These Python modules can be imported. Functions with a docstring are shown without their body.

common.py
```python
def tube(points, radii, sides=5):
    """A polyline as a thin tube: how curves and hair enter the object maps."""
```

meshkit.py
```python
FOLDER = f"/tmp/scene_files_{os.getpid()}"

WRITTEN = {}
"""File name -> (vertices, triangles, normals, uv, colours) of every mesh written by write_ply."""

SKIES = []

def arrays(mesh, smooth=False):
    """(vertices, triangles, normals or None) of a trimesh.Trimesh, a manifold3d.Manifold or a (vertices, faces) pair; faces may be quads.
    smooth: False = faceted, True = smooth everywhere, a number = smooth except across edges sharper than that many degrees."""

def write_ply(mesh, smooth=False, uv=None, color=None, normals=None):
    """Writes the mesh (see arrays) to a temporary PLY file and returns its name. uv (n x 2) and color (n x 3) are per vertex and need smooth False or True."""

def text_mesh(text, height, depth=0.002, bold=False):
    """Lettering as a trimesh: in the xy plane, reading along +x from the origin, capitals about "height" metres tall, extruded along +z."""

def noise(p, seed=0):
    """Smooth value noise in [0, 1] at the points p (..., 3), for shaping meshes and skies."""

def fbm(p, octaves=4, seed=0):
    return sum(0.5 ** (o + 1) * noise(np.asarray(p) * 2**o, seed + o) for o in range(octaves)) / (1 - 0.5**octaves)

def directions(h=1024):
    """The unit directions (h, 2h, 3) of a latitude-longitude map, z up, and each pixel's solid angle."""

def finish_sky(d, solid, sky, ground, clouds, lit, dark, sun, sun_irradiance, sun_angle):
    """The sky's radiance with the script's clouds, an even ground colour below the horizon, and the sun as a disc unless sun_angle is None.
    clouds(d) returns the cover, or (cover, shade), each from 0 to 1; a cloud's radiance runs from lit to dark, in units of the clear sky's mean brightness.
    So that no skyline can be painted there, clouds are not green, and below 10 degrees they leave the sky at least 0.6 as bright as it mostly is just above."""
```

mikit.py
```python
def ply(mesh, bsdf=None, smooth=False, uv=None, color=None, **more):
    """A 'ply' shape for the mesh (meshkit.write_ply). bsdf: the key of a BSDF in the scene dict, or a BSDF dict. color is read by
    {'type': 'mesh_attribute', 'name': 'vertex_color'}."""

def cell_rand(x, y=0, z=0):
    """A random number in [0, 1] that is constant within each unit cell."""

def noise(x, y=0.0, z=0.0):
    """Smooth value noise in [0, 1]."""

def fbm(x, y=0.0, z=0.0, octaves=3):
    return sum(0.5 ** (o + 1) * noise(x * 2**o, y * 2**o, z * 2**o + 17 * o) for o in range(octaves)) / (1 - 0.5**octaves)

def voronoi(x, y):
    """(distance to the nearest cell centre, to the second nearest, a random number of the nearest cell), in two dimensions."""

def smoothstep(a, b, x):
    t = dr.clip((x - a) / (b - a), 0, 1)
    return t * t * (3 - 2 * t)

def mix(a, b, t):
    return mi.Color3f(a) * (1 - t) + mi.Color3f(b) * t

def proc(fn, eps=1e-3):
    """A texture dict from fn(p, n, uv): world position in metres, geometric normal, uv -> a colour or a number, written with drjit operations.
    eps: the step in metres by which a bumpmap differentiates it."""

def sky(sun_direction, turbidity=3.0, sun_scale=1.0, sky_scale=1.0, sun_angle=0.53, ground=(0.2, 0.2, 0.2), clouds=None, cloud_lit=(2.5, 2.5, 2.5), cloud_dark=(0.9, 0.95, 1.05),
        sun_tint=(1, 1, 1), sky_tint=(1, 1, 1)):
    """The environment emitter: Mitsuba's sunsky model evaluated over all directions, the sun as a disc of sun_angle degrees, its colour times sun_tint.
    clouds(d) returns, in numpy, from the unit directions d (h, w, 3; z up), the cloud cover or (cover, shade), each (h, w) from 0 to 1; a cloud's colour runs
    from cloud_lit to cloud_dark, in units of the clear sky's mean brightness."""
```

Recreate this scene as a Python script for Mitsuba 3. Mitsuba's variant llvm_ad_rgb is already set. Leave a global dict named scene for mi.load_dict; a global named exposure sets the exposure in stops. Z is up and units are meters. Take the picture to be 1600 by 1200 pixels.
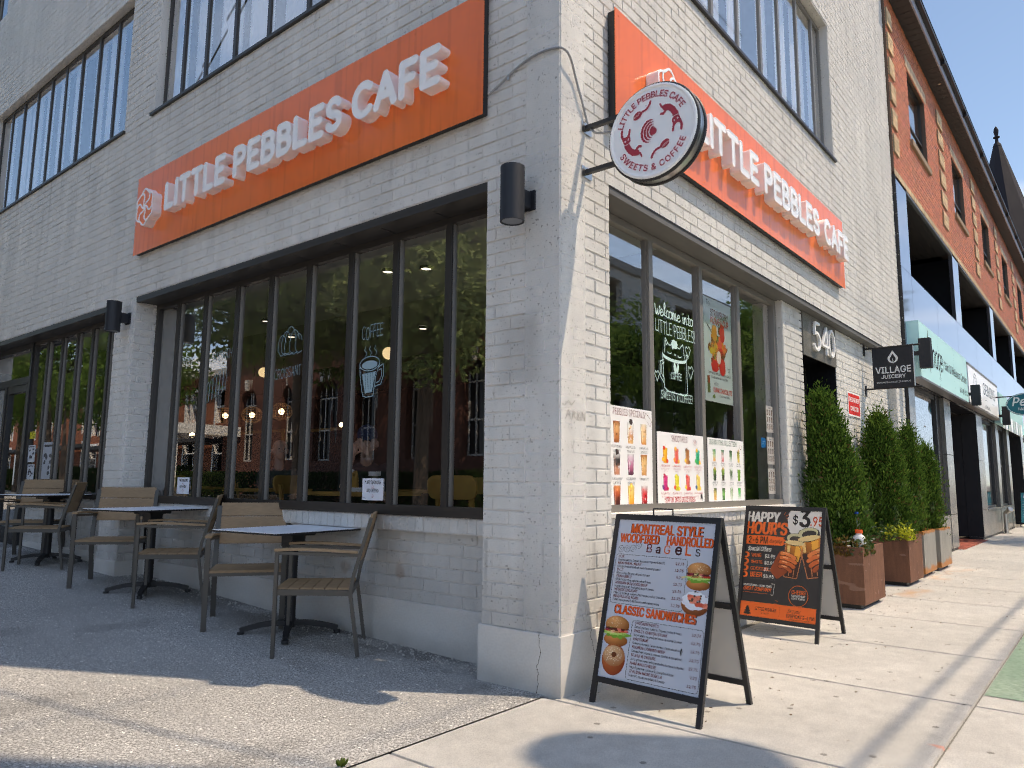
import math, random
import numpy as np, trimesh, shapely
import shapely.geometry as sg
from shapely import affinity
import drjit as dr
import mitsuba as mi
import mikit, meshkit, manifold3d
from mikit import noise, fbm, voronoi, smoothstep, mix, proc, cell_rand
T = mi.ScalarTransform4f
rng = np.random.default_rng(7); random.seed(7)
scene, labels = {}, {}

# ------------------------------------------------------------------ camera, sky, exposure
CAM = np.array([2.40802748, -3.37520105, 1.14])
CR = np.array([[0.77480187, 0.63214314, 0.00878069], [-0.07645694, 0.10748032, -0.99126299], [-0.62756385, 0.76736108, 0.13160769]])
FPX = 1156.895
scene['camera'] = {'type': 'perspective', 'fov': 69.328, 'fov_axis': 'x', 'near_clip': 0.05, 'far_clip': 600.0,
                   'to_world': T().look_at(origin=CAM.tolist(), target=(CAM + CR[2]).tolist(), up=(-CR[1]).tolist())}
AZ, EL = math.radians(33.0), math.radians(61.3)
SUN = np.array([math.cos(EL) * math.cos(AZ), math.cos(EL) * math.sin(AZ), math.sin(EL)])
def thin_clouds(d):
    q = d / np.maximum(d[..., 2:], 0.15)
    n = meshkit.fbm(q * np.array([1.1, 1.6, 1.0]) + 3.0, 5)
    return np.clip((n - 0.50) * 1.6, 0, 0.30)
scene['sky'] = mikit.sky(SUN.tolist(), turbidity=3, sun_scale=0.86, sky_scale=1.75, clouds=thin_clouds, sun_tint=(1.0, 0.97, 0.92), sky_tint=(1.16, 1.0, 0.87))
exposure = 1.75

# ------------------------------------------------------------------ colours and materials
def srgb(r, g, b):
    c = np.array([r, g, b], float) / 255
    return np.where(c <= 0.04045, c / 12.92, ((c + 0.055) / 1.055) ** 2.4)
def S(r, g, b):
    return [float(x) for x in srgb(r, g, b)]
def pr(base, rough=0.5, **kw):
    b = {'type': 'rgb', 'value': [float(x) for x in base]} if not isinstance(base, dict) else base
    return {'type': 'twosided', 'bsdf': {'type': 'principled', 'base_color': b, 'roughness': rough, **kw}}
def bump(inner, fn, eps=1e-3):
    return {'type': 'twosided', 'bsdf': {'type': 'bumpmap', 'arbitrary': proc(fn, eps), 'scale': 1.0, 'bsdf': inner['bsdf']}}
VC = {'type': 'mesh_attribute', 'name': 'vertex_color'}
def M(name, d):
    scene[name] = d; return name

def f_paint(p, n, uv):
    a = fbm(p.x * 1.3, p.y * 1.3, p.z * 1.0, 4)
    streak = fbm(p.x * 9, p.y * 9, p.z * 0.7, 3)
    fine = noise(p.x * 160, p.y * 160, p.z * 160)
    fl = noise(p.x * 105 + 3, p.y * 105, p.z * 62)
    fl2 = noise(p.x * 17, p.y * 17, p.z * 17)
    pit = smoothstep(0.80, 0.88, fl) * smoothstep(0.25, 0.6, fl2)
    low = smoothstep(0.9, 0.3, p.z) * (0.06 + 0.22 * fbm(p.x * 4 + 3, p.y * 4, p.z * 3, 3))
    rust = smoothstep(0.72, 0.84, fbm(p.x * 5 + 11, p.y * 5, p.z * 4, 3)) * smoothstep(0.9, 0.3, p.z)
    c = mix([0.57, 0.554, 0.522], [0.69, 0.672, 0.635], a) * (0.86 + 0.28 * streak) * (0.95 + 0.1 * fine) * (1 - low)
    pt = dr.maximum(dr.abs(p.x + 0.285 + 0.03 * noise(p.z * 9, 2.0, 0.0)) - 0.13, dr.abs(p.z - 1.93 + 0.05 * noise(p.x * 9, 5.0, 0.0)) - 0.20)
    c = c * (1 - 0.22 * smoothstep(0.06, -0.05, pt) * smoothstep(0.05, 0.0, p.y))
    drip = smoothstep(0.62, 0.8, fbm(p.x * 26, p.y * 26, p.z * 0.5, 2)) * (smoothstep(0.30, 0.80, p.z) * smoothstep(0.83, 0.78, p.z) + 0.7 * smoothstep(4.2, 5.0, p.z) * smoothstep(5.06, 5.0, p.z) + 0.6 * smoothstep(3.05, 3.4, p.z) * smoothstep(3.47, 3.4, p.z))
    c = c * (1 - 0.30 * drip)
    c = mix(c, mi.Color3f(0.15, 0.125, 0.10), pit * 0.6)
    return mix(c, mi.Color3f(0.34, 0.22, 0.14), rust * 0.6)
M('m_paint', pr(proc(f_paint), 0.62, specular=0.4))
def f_plinth(p, n, uv):
    a = fbm(p.x * 3, p.y * 3, p.z * 3, 4)
    g = noise(p.x * 120, p.y * 120, p.z * 120)
    u = p.x + p.y
    ck = dr.abs(u + 0.155 + 0.035 * (fbm(p.z * 14, 2.0, 1.0, 3) - 0.5) * 2)
    crack = smoothstep(0.0028, 0.001, ck)
    ck2 = dr.abs(u - 0.30 + 0.2 * (p.z - 0.3) + 0.03 * (fbm(p.z * 14, 7.0, 1.0, 3) - 0.5) * 2)
    crack = dr.maximum(crack, smoothstep(0.0035, 0.001, ck2) * smoothstep(0.16, 0.2, p.z))
    dirt = smoothstep(0.16, 0.02, p.z) * (0.2 + 0.6 * noise(p.x * 9, p.y * 9, p.z * 5))
    c = mix([0.56, 0.54, 0.50], [0.68, 0.66, 0.62], a) * (0.94 + 0.12 * g)
    c = mix(c, mi.Color3f(0.24, 0.22, 0.19), dirt * 0.6)
    return mix(c, mi.Color3f(0.10, 0.08, 0.06), crack)
M('m_plinth', pr(proc(f_plinth), 0.75))
def f_asphalt(p, n, uv):
    d1, d2, r = voronoi(p.x * 62, p.y * 62)
    e1, e2, r2 = voronoi(p.x * 160 + 5, p.y * 160)
    a = fbm(p.x * 1.2, p.y * 1.2, 0.3, 4)
    c = 0.20 + 0.25 * r * smoothstep(0.6, 0.2, d1) + 0.15 * r2
    c = c + smoothstep(0.975, 0.99, r) * smoothstep(0.5, 0.3, d1) * 0.30
    c = c * (0.80 + 0.42 * a)
    oil = smoothstep(0.64, 0.78, fbm(p.x * 2.1 + 9, p.y * 2.1, 4.0, 3))
    c = c * (1 - 0.22 * oil)
    gap = smoothstep(0.0, 0.10, d2 - d1)
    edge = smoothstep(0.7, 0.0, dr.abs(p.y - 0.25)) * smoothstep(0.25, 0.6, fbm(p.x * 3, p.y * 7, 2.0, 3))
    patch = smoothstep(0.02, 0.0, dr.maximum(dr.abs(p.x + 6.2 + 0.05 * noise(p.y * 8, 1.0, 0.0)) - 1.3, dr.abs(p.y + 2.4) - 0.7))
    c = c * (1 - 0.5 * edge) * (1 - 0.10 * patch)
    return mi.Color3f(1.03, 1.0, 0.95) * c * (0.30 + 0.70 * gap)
def b_asphalt(p, n, uv):
    d1, d2, r = voronoi(p.x * 75, p.y * 75)
    return (smoothstep(0.7, 0.1, d1) * (0.4 + 0.6 * r)) * 0.0035 + 0.006 * noise(p.x * 9, p.y * 9, 0.0)
M('m_asphalt', bump(pr(proc(f_asphalt), 0.82), b_asphalt, 2e-3))
def f_conc(p, n, uv):
    a = fbm(p.x * 1.7, p.y * 1.7, 0.0, 4); b = fbm(p.x * 14, p.y * 14, 3.0, 3)
    s = cell_rand(dr.floor(p.x * 260), dr.floor(p.y * 260), 1)
    d1, d2, r = voronoi(p.x * 4.2, p.y * 4.2)
    sp = smoothstep(0.085, 0.06, d1 + 0.02 * noise(p.x * 60, p.y * 60, 0)) * smoothstep(0.70, 0.72, r)
    rustm = smoothstep(0.25, 0.0, dr.abs(p.x - 0.62 + 0.1 * noise(p.y * 3, 1.0, 0.0))) * smoothstep(3.7, 4.6, p.y) * smoothstep(9.6, 9.0, p.y) * smoothstep(0.45, 0.8, fbm(p.x * 6, p.y * 2.2, 8.0, 3))
    slab = cell_rand(dr.floor((p.x + 0.05) / 1.74), dr.floor((p.y + 0.05) / 1.31), 5)
    c = mix([0.355, 0.343, 0.318], [0.46, 0.446, 0.418], a) * (0.88 + 0.24 * b) * (0.88 + 0.24 * s) * (0.94 + 0.10 * slab)
    ca = dr.abs(p.y + 0.20 - 0.5 * (p.x - 1.3) + 0.16 * (fbm(p.x * 7, p.y * 7, 2.0, 3) - 0.5))
    crack = smoothstep(0.004, 0.001, ca) * smoothstep(1.1, 1.2, p.x) * smoothstep(1.75, 1.6, p.x)
    c = mix(c, mi.Color3f(0.11, 0.10, 0.09), sp * 0.75)
    c = mix(c, mi.Color3f(0.42, 0.21, 0.07), rustm * 0.7)
    gx, gy = p.x - 1.70, p.y - 0.50
    mk = smoothstep(0.055, 0.03, dr.sqrt(gx * gx * 0.6 + gy * gy * 2.0) + 0.03 * noise(p.x * 40, p.y * 40, 0.0))
    c = mix(c, mi.Color3f(0.62, 0.22, 0.14), mk * 0.6)
    return mix(c, mi.Color3f(0.12, 0.11, 0.1), crack * 0.7)
M('m_conc', pr(proc(f_conc), 0.8))
def f_road(p, n, uv):
    a = fbm(p.x * 0.8, p.y * 0.8, 0, 3); s = cell_rand(dr.floor(p.x * 90), dr.floor(p.y * 90), 1)
    return mi.Color3f(1.0, 1.0, 1.02) * (0.07 + 0.05 * a + 0.03 * s)
M('m_road', pr(proc(f_road), 0.85))
def f_green(p, n, uv):
    a = fbm(p.x * 3, p.y * 3, 0, 4); s = noise(p.x * 60, p.y * 60, 0)
    return mix([0.13, 0.21, 0.145], [0.24, 0.31, 0.235], a) * (0.8 + 0.4 * s)
M('m_greenpaint', pr(proc(f_green), 0.7))
M('m_earth', pr([0.16, 0.15, 0.13], 0.9))
def f_orange(p, n, uv):
    a = noise(p.x * 0.8, p.y * 0.8, p.z * 0.8); dirt = fbm(p.x * 14, p.y * 14, p.z * 3, 3)
    return mix([0.84, 0.165, 0.034], [0.88, 0.195, 0.042], a) * (0.93 + 0.12 * dirt) * (1 - 0.10 * smoothstep(0.55, 0.8, fbm(p.x * 30 + p.y * 30, 0.0, p.z * 1.2, 2)))
M('m_orange', pr(proc(f_orange), 0.2, specular=0.5))
M('m_white', pr([0.90, 0.895, 0.89], 0.25, specular=0.5))
def f_ret(p, n, uv):
    a = fbm(p.x * 6, p.y * 6, p.z * 6, 3)
    return mix([0.82, 0.79, 0.77], [0.90, 0.88, 0.87], a)
M('m_return', pr(proc(f_ret), 0.35))
M('m_black', pr([0.018, 0.018, 0.02], 0.42))
M('m_lampblack', pr([0.014, 0.016, 0.022], 0.55))
M('m_bronze', pr([0.034, 0.030, 0.027], 0.42, specular=0.5))
M('m_alu', pr([0.23, 0.215, 0.195], 0.42, metallic=0.3))
M('m_soffit', pr([0.035, 0.032, 0.03], 0.5))
M('m_soffitgrey', pr([0.13, 0.125, 0.12], 0.6))
M('m_reveal', pr([0.22, 0.21, 0.195], 0.7))
M('m_chairmetal', pr([0.085, 0.078, 0.068], 0.42, metallic=0.35))
def f_slat(p, n, uv):
    g = fbm(p.x * 9 + p.y * 9, p.z * 130, p.x * 60 - p.y * 5, 3); a = noise(p.x * 3, p.y * 3, p.z * 9)
    return mix([0.23, 0.145, 0.075], [0.40, 0.27, 0.15], 0.6 * g + 0.4 * a)
M('m_slat', pr(proc(f_slat), 0.6))
def f_top(p, n, uv):
    g = fbm(p.x * 5, p.y * 55, 0.0, 4)
    return mix([0.66, 0.68, 0.73], [0.82, 0.84, 0.87], g)
M('m_tabletop', pr(proc(f_top), 0.38))
M('m_vc', pr(VC, 0.55))
M('m_gloss', pr(VC, 0.3))
def f_corten(p, n, uv):
    a = fbm(p.x * 5, p.y * 5, p.z * 1.8, 4); s = fbm(p.x * 40, p.y * 40, p.z * 4, 3); g = noise(p.x * 150, p.y * 150, p.z * 150)
    c = mix([0.105, 0.045, 0.026], [0.20, 0.088, 0.048], a) * (0.75 + 0.5 * s) * (0.9 + 0.2 * g)
    sc = smoothstep(0.80, 0.84, noise(p.y * 30 + p.z * 6, p.z * 22 - p.y * 9, p.x * 5))
    return mix(c, mi.Color3f(0.33, 0.2, 0.15), sc * 0.5)
M('m_corten', pr(proc(f_corten), 0.72))
def f_galv(p, n, uv):
    a = fbm(p.x * 30, p.y * 30, p.z * 2, 3)
    edge = smoothstep(0.20, 0.05, p.z) + smoothstep(0.50, 0.56, p.z)
    r = smoothstep(0.42, 0.72, edge * 0.5 + 0.55 * fbm(p.x * 9, p.y * 9, p.z * 7, 3))
    return mix(mi.Color3f(0.33, 0.315, 0.28) * (0.75 + 0.5 * a), mi.Color3f(0.46, 0.19, 0.05), r)
M('m_galv', pr(proc(f_galv), 0.45, metallic=0.35))
M('m_soil', pr([0.05, 0.035, 0.025], 0.95))
M('m_leaf', {'type': 'principledthin', 'base_color': VC, 'roughness': 0.55, 'diff_trans': 0.6})
M('m_bark', pr([0.10, 0.075, 0.055], 0.9))
M('m_panelblue', pr([0.36, 0.37, 0.43], 0.07, metallic=0.85))
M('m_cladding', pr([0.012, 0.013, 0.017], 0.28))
def f_granite(p, n, uv):
    s = cell_rand(dr.floor(p.x * 180), dr.floor(p.y * 180), dr.floor(p.z * 180)); a = fbm(p.y * 4, p.z * 4, p.x, 3)
    return mi.Color3f(0.155, 0.148, 0.135) * (0.6 + 0.5 * s + 0.4 * a)
M('m_granite', pr(proc(f_granite), 0.22))
M('m_steel', pr([0.55, 0.54, 0.52], 0.25, metallic=1.0))
M('m_zinc', pr([0.30, 0.30, 0.31], 0.4, metallic=0.8))
M('m_eave', pr([0.055, 0.05, 0.05], 0.6))
M('m_fascia', pr([0.34, 0.35, 0.40], 0.4))
M('m_slate', pr([0.018, 0.014, 0.018], 0.8))
M('m_curtain', pr([0.84, 0.86, 0.90], 0.8))
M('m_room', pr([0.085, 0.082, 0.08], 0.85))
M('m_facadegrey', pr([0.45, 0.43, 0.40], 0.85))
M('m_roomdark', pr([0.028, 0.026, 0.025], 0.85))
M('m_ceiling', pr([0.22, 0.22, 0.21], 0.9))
M('m_bulkhead', pr([0.34, 0.36, 0.33], 0.9))
M('m_void', pr([0.012, 0.013, 0.016], 0.75))
M('m_tile', pr([0.06, 0.06, 0.06], 0.4))
M('m_yellowwood', pr([0.42, 0.24, 0.055], 0.45))
M('m_skin', pr([0.60, 0.38, 0.28], 0.5))
M('m_darkcloth', pr([0.022, 0.023, 0.028], 0.9))
M('m_navycloth', pr([0.02, 0.03, 0.075], 0.85))
M('m_greycloth', pr([0.07, 0.07, 0.08], 0.9))
M('m_hair', pr([0.06, 0.045, 0.035], 0.6))
M('m_plastic', pr([0.80, 0.80, 0.80], 0.3))
M('m_cable', pr([0.33, 0.33, 0.33], 0.4, metallic=0.6))
M('m_wire', pr([0.02, 0.02, 0.02], 0.6))
M('m_timber', pr([0.13, 0.10, 0.075], 0.85))
M('m_sillstone', pr([0.30, 0.23, 0.15], 0.8))
M('m_glass', {'type': 'thindielectric', 'int_ior': 2.75})
M('m_glassup', {'type': 'thindielectric', 'int_ior': 3.8})
M('m_bottle', {'type': 'thindielectric', 'int_ior': 1.45})
M('m_poster', {'type': 'twosided', 'bsdf': {'type': 'principled', 'base_color': {'type': 'rgb', 'value': [0.62, 0.72, 0.70]}, 'roughness': 0.5}})
M('m_brickfar', pr(VC, 0.85))
M('m_backpanel', pr([0.55, 0.53, 0.50], 0.6))

# ------------------------------------------------------------------ helpers
counts = {}
def newkey(base):
    n = counts.get(base, 0); counts[base] = n + 1
    return base if n == 0 else f'{base}_{n:03d}'
def thing(name, label, cat, group=None):
    k = newkey(name); labels[k] = {'label': label, 'category': cat}
    if group: labels[k]['group'] = group
    return k
def put(name, mesh, mat, parent=None, smooth=False, label=None, stuff=False, cat=None, group=None, structure=False, **kw):
    k = newkey(name if parent is None else parent + '__' + name)
    scene[k] = mikit.ply(mesh, mat, smooth=smooth, **kw)
    d = {}
    if label: d['label'] = label
    if cat: d['category'] = cat
    if group: d['group'] = group
    if stuff: d['kind'] = 'stuff'
    if structure: d['kind'] = 'structure'
    if d: labels[k] = d
    return k
def cat(ms):
    ms = [m for m in ms if m is not None]
    return trimesh.util.concatenate(ms)
def box(x0, x1, y0, y1, z0, z1):
    m = trimesh.creation.box((abs(x1 - x0), abs(y1 - y0), abs(z1 - z0)))
    m.apply_translation(((x0 + x1) / 2, (y0 + y1) / 2, (z0 + z1) / 2)); return m
def bar(p, q, w, t, up=(0, 0, 1)):
    p, q = np.array(p, float), np.array(q, float); d = q - p; L = np.linalg.norm(d); d = d / L
    s = np.cross(d, up)
    if np.linalg.norm(s) < 1e-6: s = np.cross(d, (1, 0, 0))
    s /= np.linalg.norm(s); u = np.cross(s, d)
    m = trimesh.creation.box((L, w, t)); A = np.eye(4); A[:3, 0], A[:3, 1], A[:3, 2], A[:3, 3] = d, s, u, (p + q) / 2
    m.apply_transform(A); return m
def tube(pts, r, sides=8):
    from common import tube as tb
    v, f = tb(np.array(pts, float), r, sides); m = trimesh.Trimesh(v, f, process=False)
    return m
def rod(p, q, r, sides=12):
    return trimesh.creation.cylinder(r, segment=[p, q], sections=sides)
def extr(poly, h):
    gs = getattr(poly, 'geoms', [poly])
    return cat([trimesh.creation.extrude_polygon(g, h, engine='earcut') for g in gs if g.area > 1e-9])
def rotz(m, a):
    m = m.copy(); m.apply_transform(trimesh.transformations.rotation_matrix(a, (0, 0, 1))); return m
def moved(m, x, y, z=0, a=0):
    m = rotz(m, a) if a else m.copy(); m.apply_translation((x, y, z)); return m
def frame(O, U, V, N):
    A = np.eye(4); A[:3, 0], A[:3, 1], A[:3, 2], A[:3, 3] = U, V, N, O; return A
def inplane(m, O, U, V, N):
    m = m.copy(); m.apply_transform(frame(O, U, V, N))
    if np.linalg.det(frame(O, U, V, N)[:3, :3]) < 0: m.invert()
    return m
XS, ZS = [-16, -9.6, -5.5, -4, -2.86, -1], [.4, .27, .175, .11, .055, 0]
def zg(x): return float(np.interp(x, XS, ZS))
def xs_of(p):
    q = (np.asarray(p) - CAM) @ CR.T; return FPX * q[..., 0] / q[..., 2] + 800, FPX * q[..., 1] / q[..., 2] + 600, q[..., 2]

# stroke lettering: polylines on a unit cap height
def arc(cx, cy, rx, ry, a0, a1, n=16):
    t = np.radians(np.linspace(a0, a1, n)); return [(cx + rx * math.cos(a), cy + ry * math.sin(a)) for a in t]
GL = {
 'L': (.5, [[(0, 1), (0, 0), (.5, 0)]]), 'I': (0.0, [[(0, 1), (0, 0)]]), 'T': (.62, [[(0, 1), (.62, 1)], [(.31, 1), (.31, 0)]]),
 'E': (.5, [[(.5, 1), (0, 1), (0, 0), (.5, 0)], [(0, .52), (.42, .52)]]), 'F': (.48, [[(.48, 1), (0, 1), (0, 0)], [(0, .5), (.4, .5)]]),
 'P': (.55, [[(0, 0), (0, 1), (.28, 1)] + arc(.28, .73, .27, .27, 90, -90) + [(0, .46)]]),
 'R': (.55, [[(0, 0), (0, 1), (.28, 1)] + arc(.28, .74, .26, .26, 90, -90) + [(0, .48)], [(.26, .48), (.55, 0)]]),
 'B': (.57, [[(0, 0), (0, 1), (.28, 1)] + arc(.28, .77, .23, .23, 90, -90) + [(0, .54)], [(.28, .54)] + arc(.30, .27, .27, .27, 90, -90) + [(0, 0)]]),
 'S': (.54, [arc(.27, .75, .25, .25, 25, 270) + arc(.27, .25, .27, .25, 90, -155)]),
 'C': (.62, [arc(.38, .5, .38, .5, 48, 312, 24)]), 'A': (.68, [[(0, 0), (.34, 1), (.68, 0)], [(.12, .33), (.56, .33)]]),
 'O': (.76, [arc(.38, .5, .38, .5, 0, 360, 30)]), 'N': (.6, [[(0, 0), (0, 1), (.6, 0), (.6, 1)]]), 'W': (.9, [[(0, 1), (.22, 0), (.45, .8), (.68, 0), (.9, 1)]]),
 'D': (.6, [[(0, 0), (0, 1), (.25, 1)] + arc(.25, .5, .35, .5, 90, -90) + [(0, 0)]]), 'H': (.6, [[(0, 0), (0, 1)], [(.6, 0), (.6, 1)], [(0, .5), (.6, .5)]]),
 '!': (.0, [[(0, 1), (0, .35)], [(0, .05), (0, 0)]]), '&': (.5, [[(.45, .5), (.1, .5), (.1, .05), (.45, .1)], [(.27, .65), (.27, -.1)]]),
 'M': (.7, [[(0, 0), (0, 1), (.35, .35), (.7, 1), (.7, 0)]]), 'G': (.66, [arc(.38, .5, .38, .5, 48, 340, 24) + [(.40, .42)]]), 'V': (.6, [[(0, 1), (.3, 0), (.6, 1)]]),
 'w': (.7, [[(0, .9), (.12, .1), (.25, 0), (.36, .5), (.45, 0), (.6, .15), (.66, .85), (.75, .75)]]), 'e': (.5, [[(.02, .3), (.4, .42), (.38, .62), (.2, .68), (.03, .4), (.12, .04), (.35, .02), (.52, .2)]]),
 'l': (.35, [[(0, .1), (.28, .9), (.2, 1.2), (.1, 1.0), (.14, .1), (.35, .05)]]), 'c': (.42, [[(.38, .6), (.2, .68), (.03, .38), (.1, .05), (.3, .02), (.44, .15)]]),
 'o': (.48, [arc(.23, .34, .22, .33, 80, 440, 18) + [(.5, .6)]]), 'm': (.72, [[(0, .65), (.04, 0), (.1, .55), (.22, .66), (.3, 0), (.38, .55), (.5, .66), (.58, 0), (.72, .1)]]),
 'i': (.2, [[(0, .6), (.05, 0), (.2, .08)], [(.06, .9), (.07, .95)]]), 'n': (.5, [[(0, .65), (.05, 0), (.12, .55), (.27, .66), (.35, 0), (.5, .1)]]),
 't': (.4, [[(.18, 1.0), (.15, .05), (.35, .03)], [(0, .66), (.4, .72)]]), 'r': (.36, [[(0, .65), (.05, 0), (.1, .5), (.3, .66)]]),
}
def stroke(text, h, sw, gap=.25, space=.45, jit=0.0, seed=1):
    r = np.random.default_rng(seed); x = 0; out = []
    for ch in text:
        if ch == ' ': x += space * h; continue
        w, ls = GL[ch]; dy = r.normal() * jit * h; sc = 1 + r.normal() * jit
        g = shapely.union_all([sg.LineString([(x + a * h, dy + b * h * sc) for a, b in l]).buffer(sw / 2, quad_segs=5) for l in ls if len(l) > 1])
        out.append((ch, g)); x += (w + gap) * h + (sw if jit == 0 else 0) * .6
    return out, x - gap * h
# printed sheets: flat coloured polygons laid on a plane, a fraction of a millimetre apart
_txt = {}
def text_poly(s, bold=False):
    k = (s, bold)
    if k not in _txt:
        m = meshkit.text_mesh(s, 1.0, 0.1, bold); fz = m.vertices[m.faces][:, :, 2].min(1) > 0.05
        f = m.faces[fz]; used, inv = np.unique(f, return_inverse=True); _txt[k] = (m.vertices[used][:, :2], inv.reshape(-1, 3))
    return _txt[k]
class Print:
    def __init__(s, O, U, V, step=.0004, base=.0008):
        s.O, s.U, s.V = (np.array(a, float) for a in (O, U, V)); s.N = np.cross(s.U, s.V); s.N /= np.linalg.norm(s.N); s.step, s.base = step, base; s.v, s.f, s.c, s.n = [], [], [], 0
    def _add(s, v2, f, col, layer, shade=None):
        v = s.O + np.outer(v2[:, 0], s.U) + np.outer(v2[:, 1], s.V) + s.N * (s.base + s.step * layer)
        c = np.tile(np.asarray(col, float), (len(v), 1))
        if shade is not None: c = shade(v2)
        s.v.append(v); s.f.append(np.asarray(f) + s.n); s.c.append(c); s.n += len(v)
    def poly(s, g, col, layer=1, shade=None):
        for q in getattr(g, 'geoms', [g]):
            if q.is_empty or q.area < 1e-10: continue
            v, f = trimesh.creation.triangulate_polygon(q, engine='earcut'); s._add(np.asarray(v), f, col, layer, shade)
    def text(s, t, x, y, h, col, layer=2, width=None, bold=False, anchor='l', slant=0.0, sx=1.0, rot=0.0, clip=None):
        v, f = text_poly(t, bold); v = v * h; w = v[:, 0].max()
        k = (width / w) if width else sx; v = v.copy(); v[:, 0] *= k; w *= k; v[:, 0] += slant * v[:, 1]
        if anchor == 'c': v[:, 0] -= w / 2
        if anchor == 'r': v[:, 0] -= w
        if rot: c, sn = math.cos(rot), math.sin(rot); v = np.stack([c * v[:, 0] - sn * v[:, 1], sn * v[:, 0] + c * v[:, 1]], 1)
        v = v + (x, y)
        if clip: v[:, 0] = np.clip(v[:, 0], *clip)
        s._add(v, f, col, layer)
    def heavy(s, t, x, y, h, col, layer=2, k=.035, **kw):
        for j, d in enumerate((-k, 0, k)): s.text(t, x + d * h, y, h, col, layer + .3 * j, bold=True, **kw)
    def line(s, pts, w, col, layer=2):
        s.poly(sg.LineString(pts).buffer(w / 2, quad_segs=3), col, layer)
    def ring(s, x, y, rx, ry, w, col, layer=2):
        o = ell(x, y, rx, ry); s.poly(o.difference(ell(x, y, rx - w, ry - w)), col, layer)
    def build(s, name, parent=None, mat='m_vc', **kw):
        return put(name, (np.vstack(s.v), np.vstack(s.f)), mat, parent, color=np.vstack(s.c), **kw)
def ell(x, y, rx, ry, rot=0):
    g = affinity.scale(sg.Point(0, 0).buffer(1, quad_segs=10), rx, ry); g = affinity.rotate(g, rot) if rot else g
    return affinity.translate(g, x, y)
def rect(x0, y0, x1, y1, r=0):
    g = sg.box(x0 + r, y0 + r, x1 - r, y1 - r); return g.buffer(r, quad_segs=5) if r else g

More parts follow.
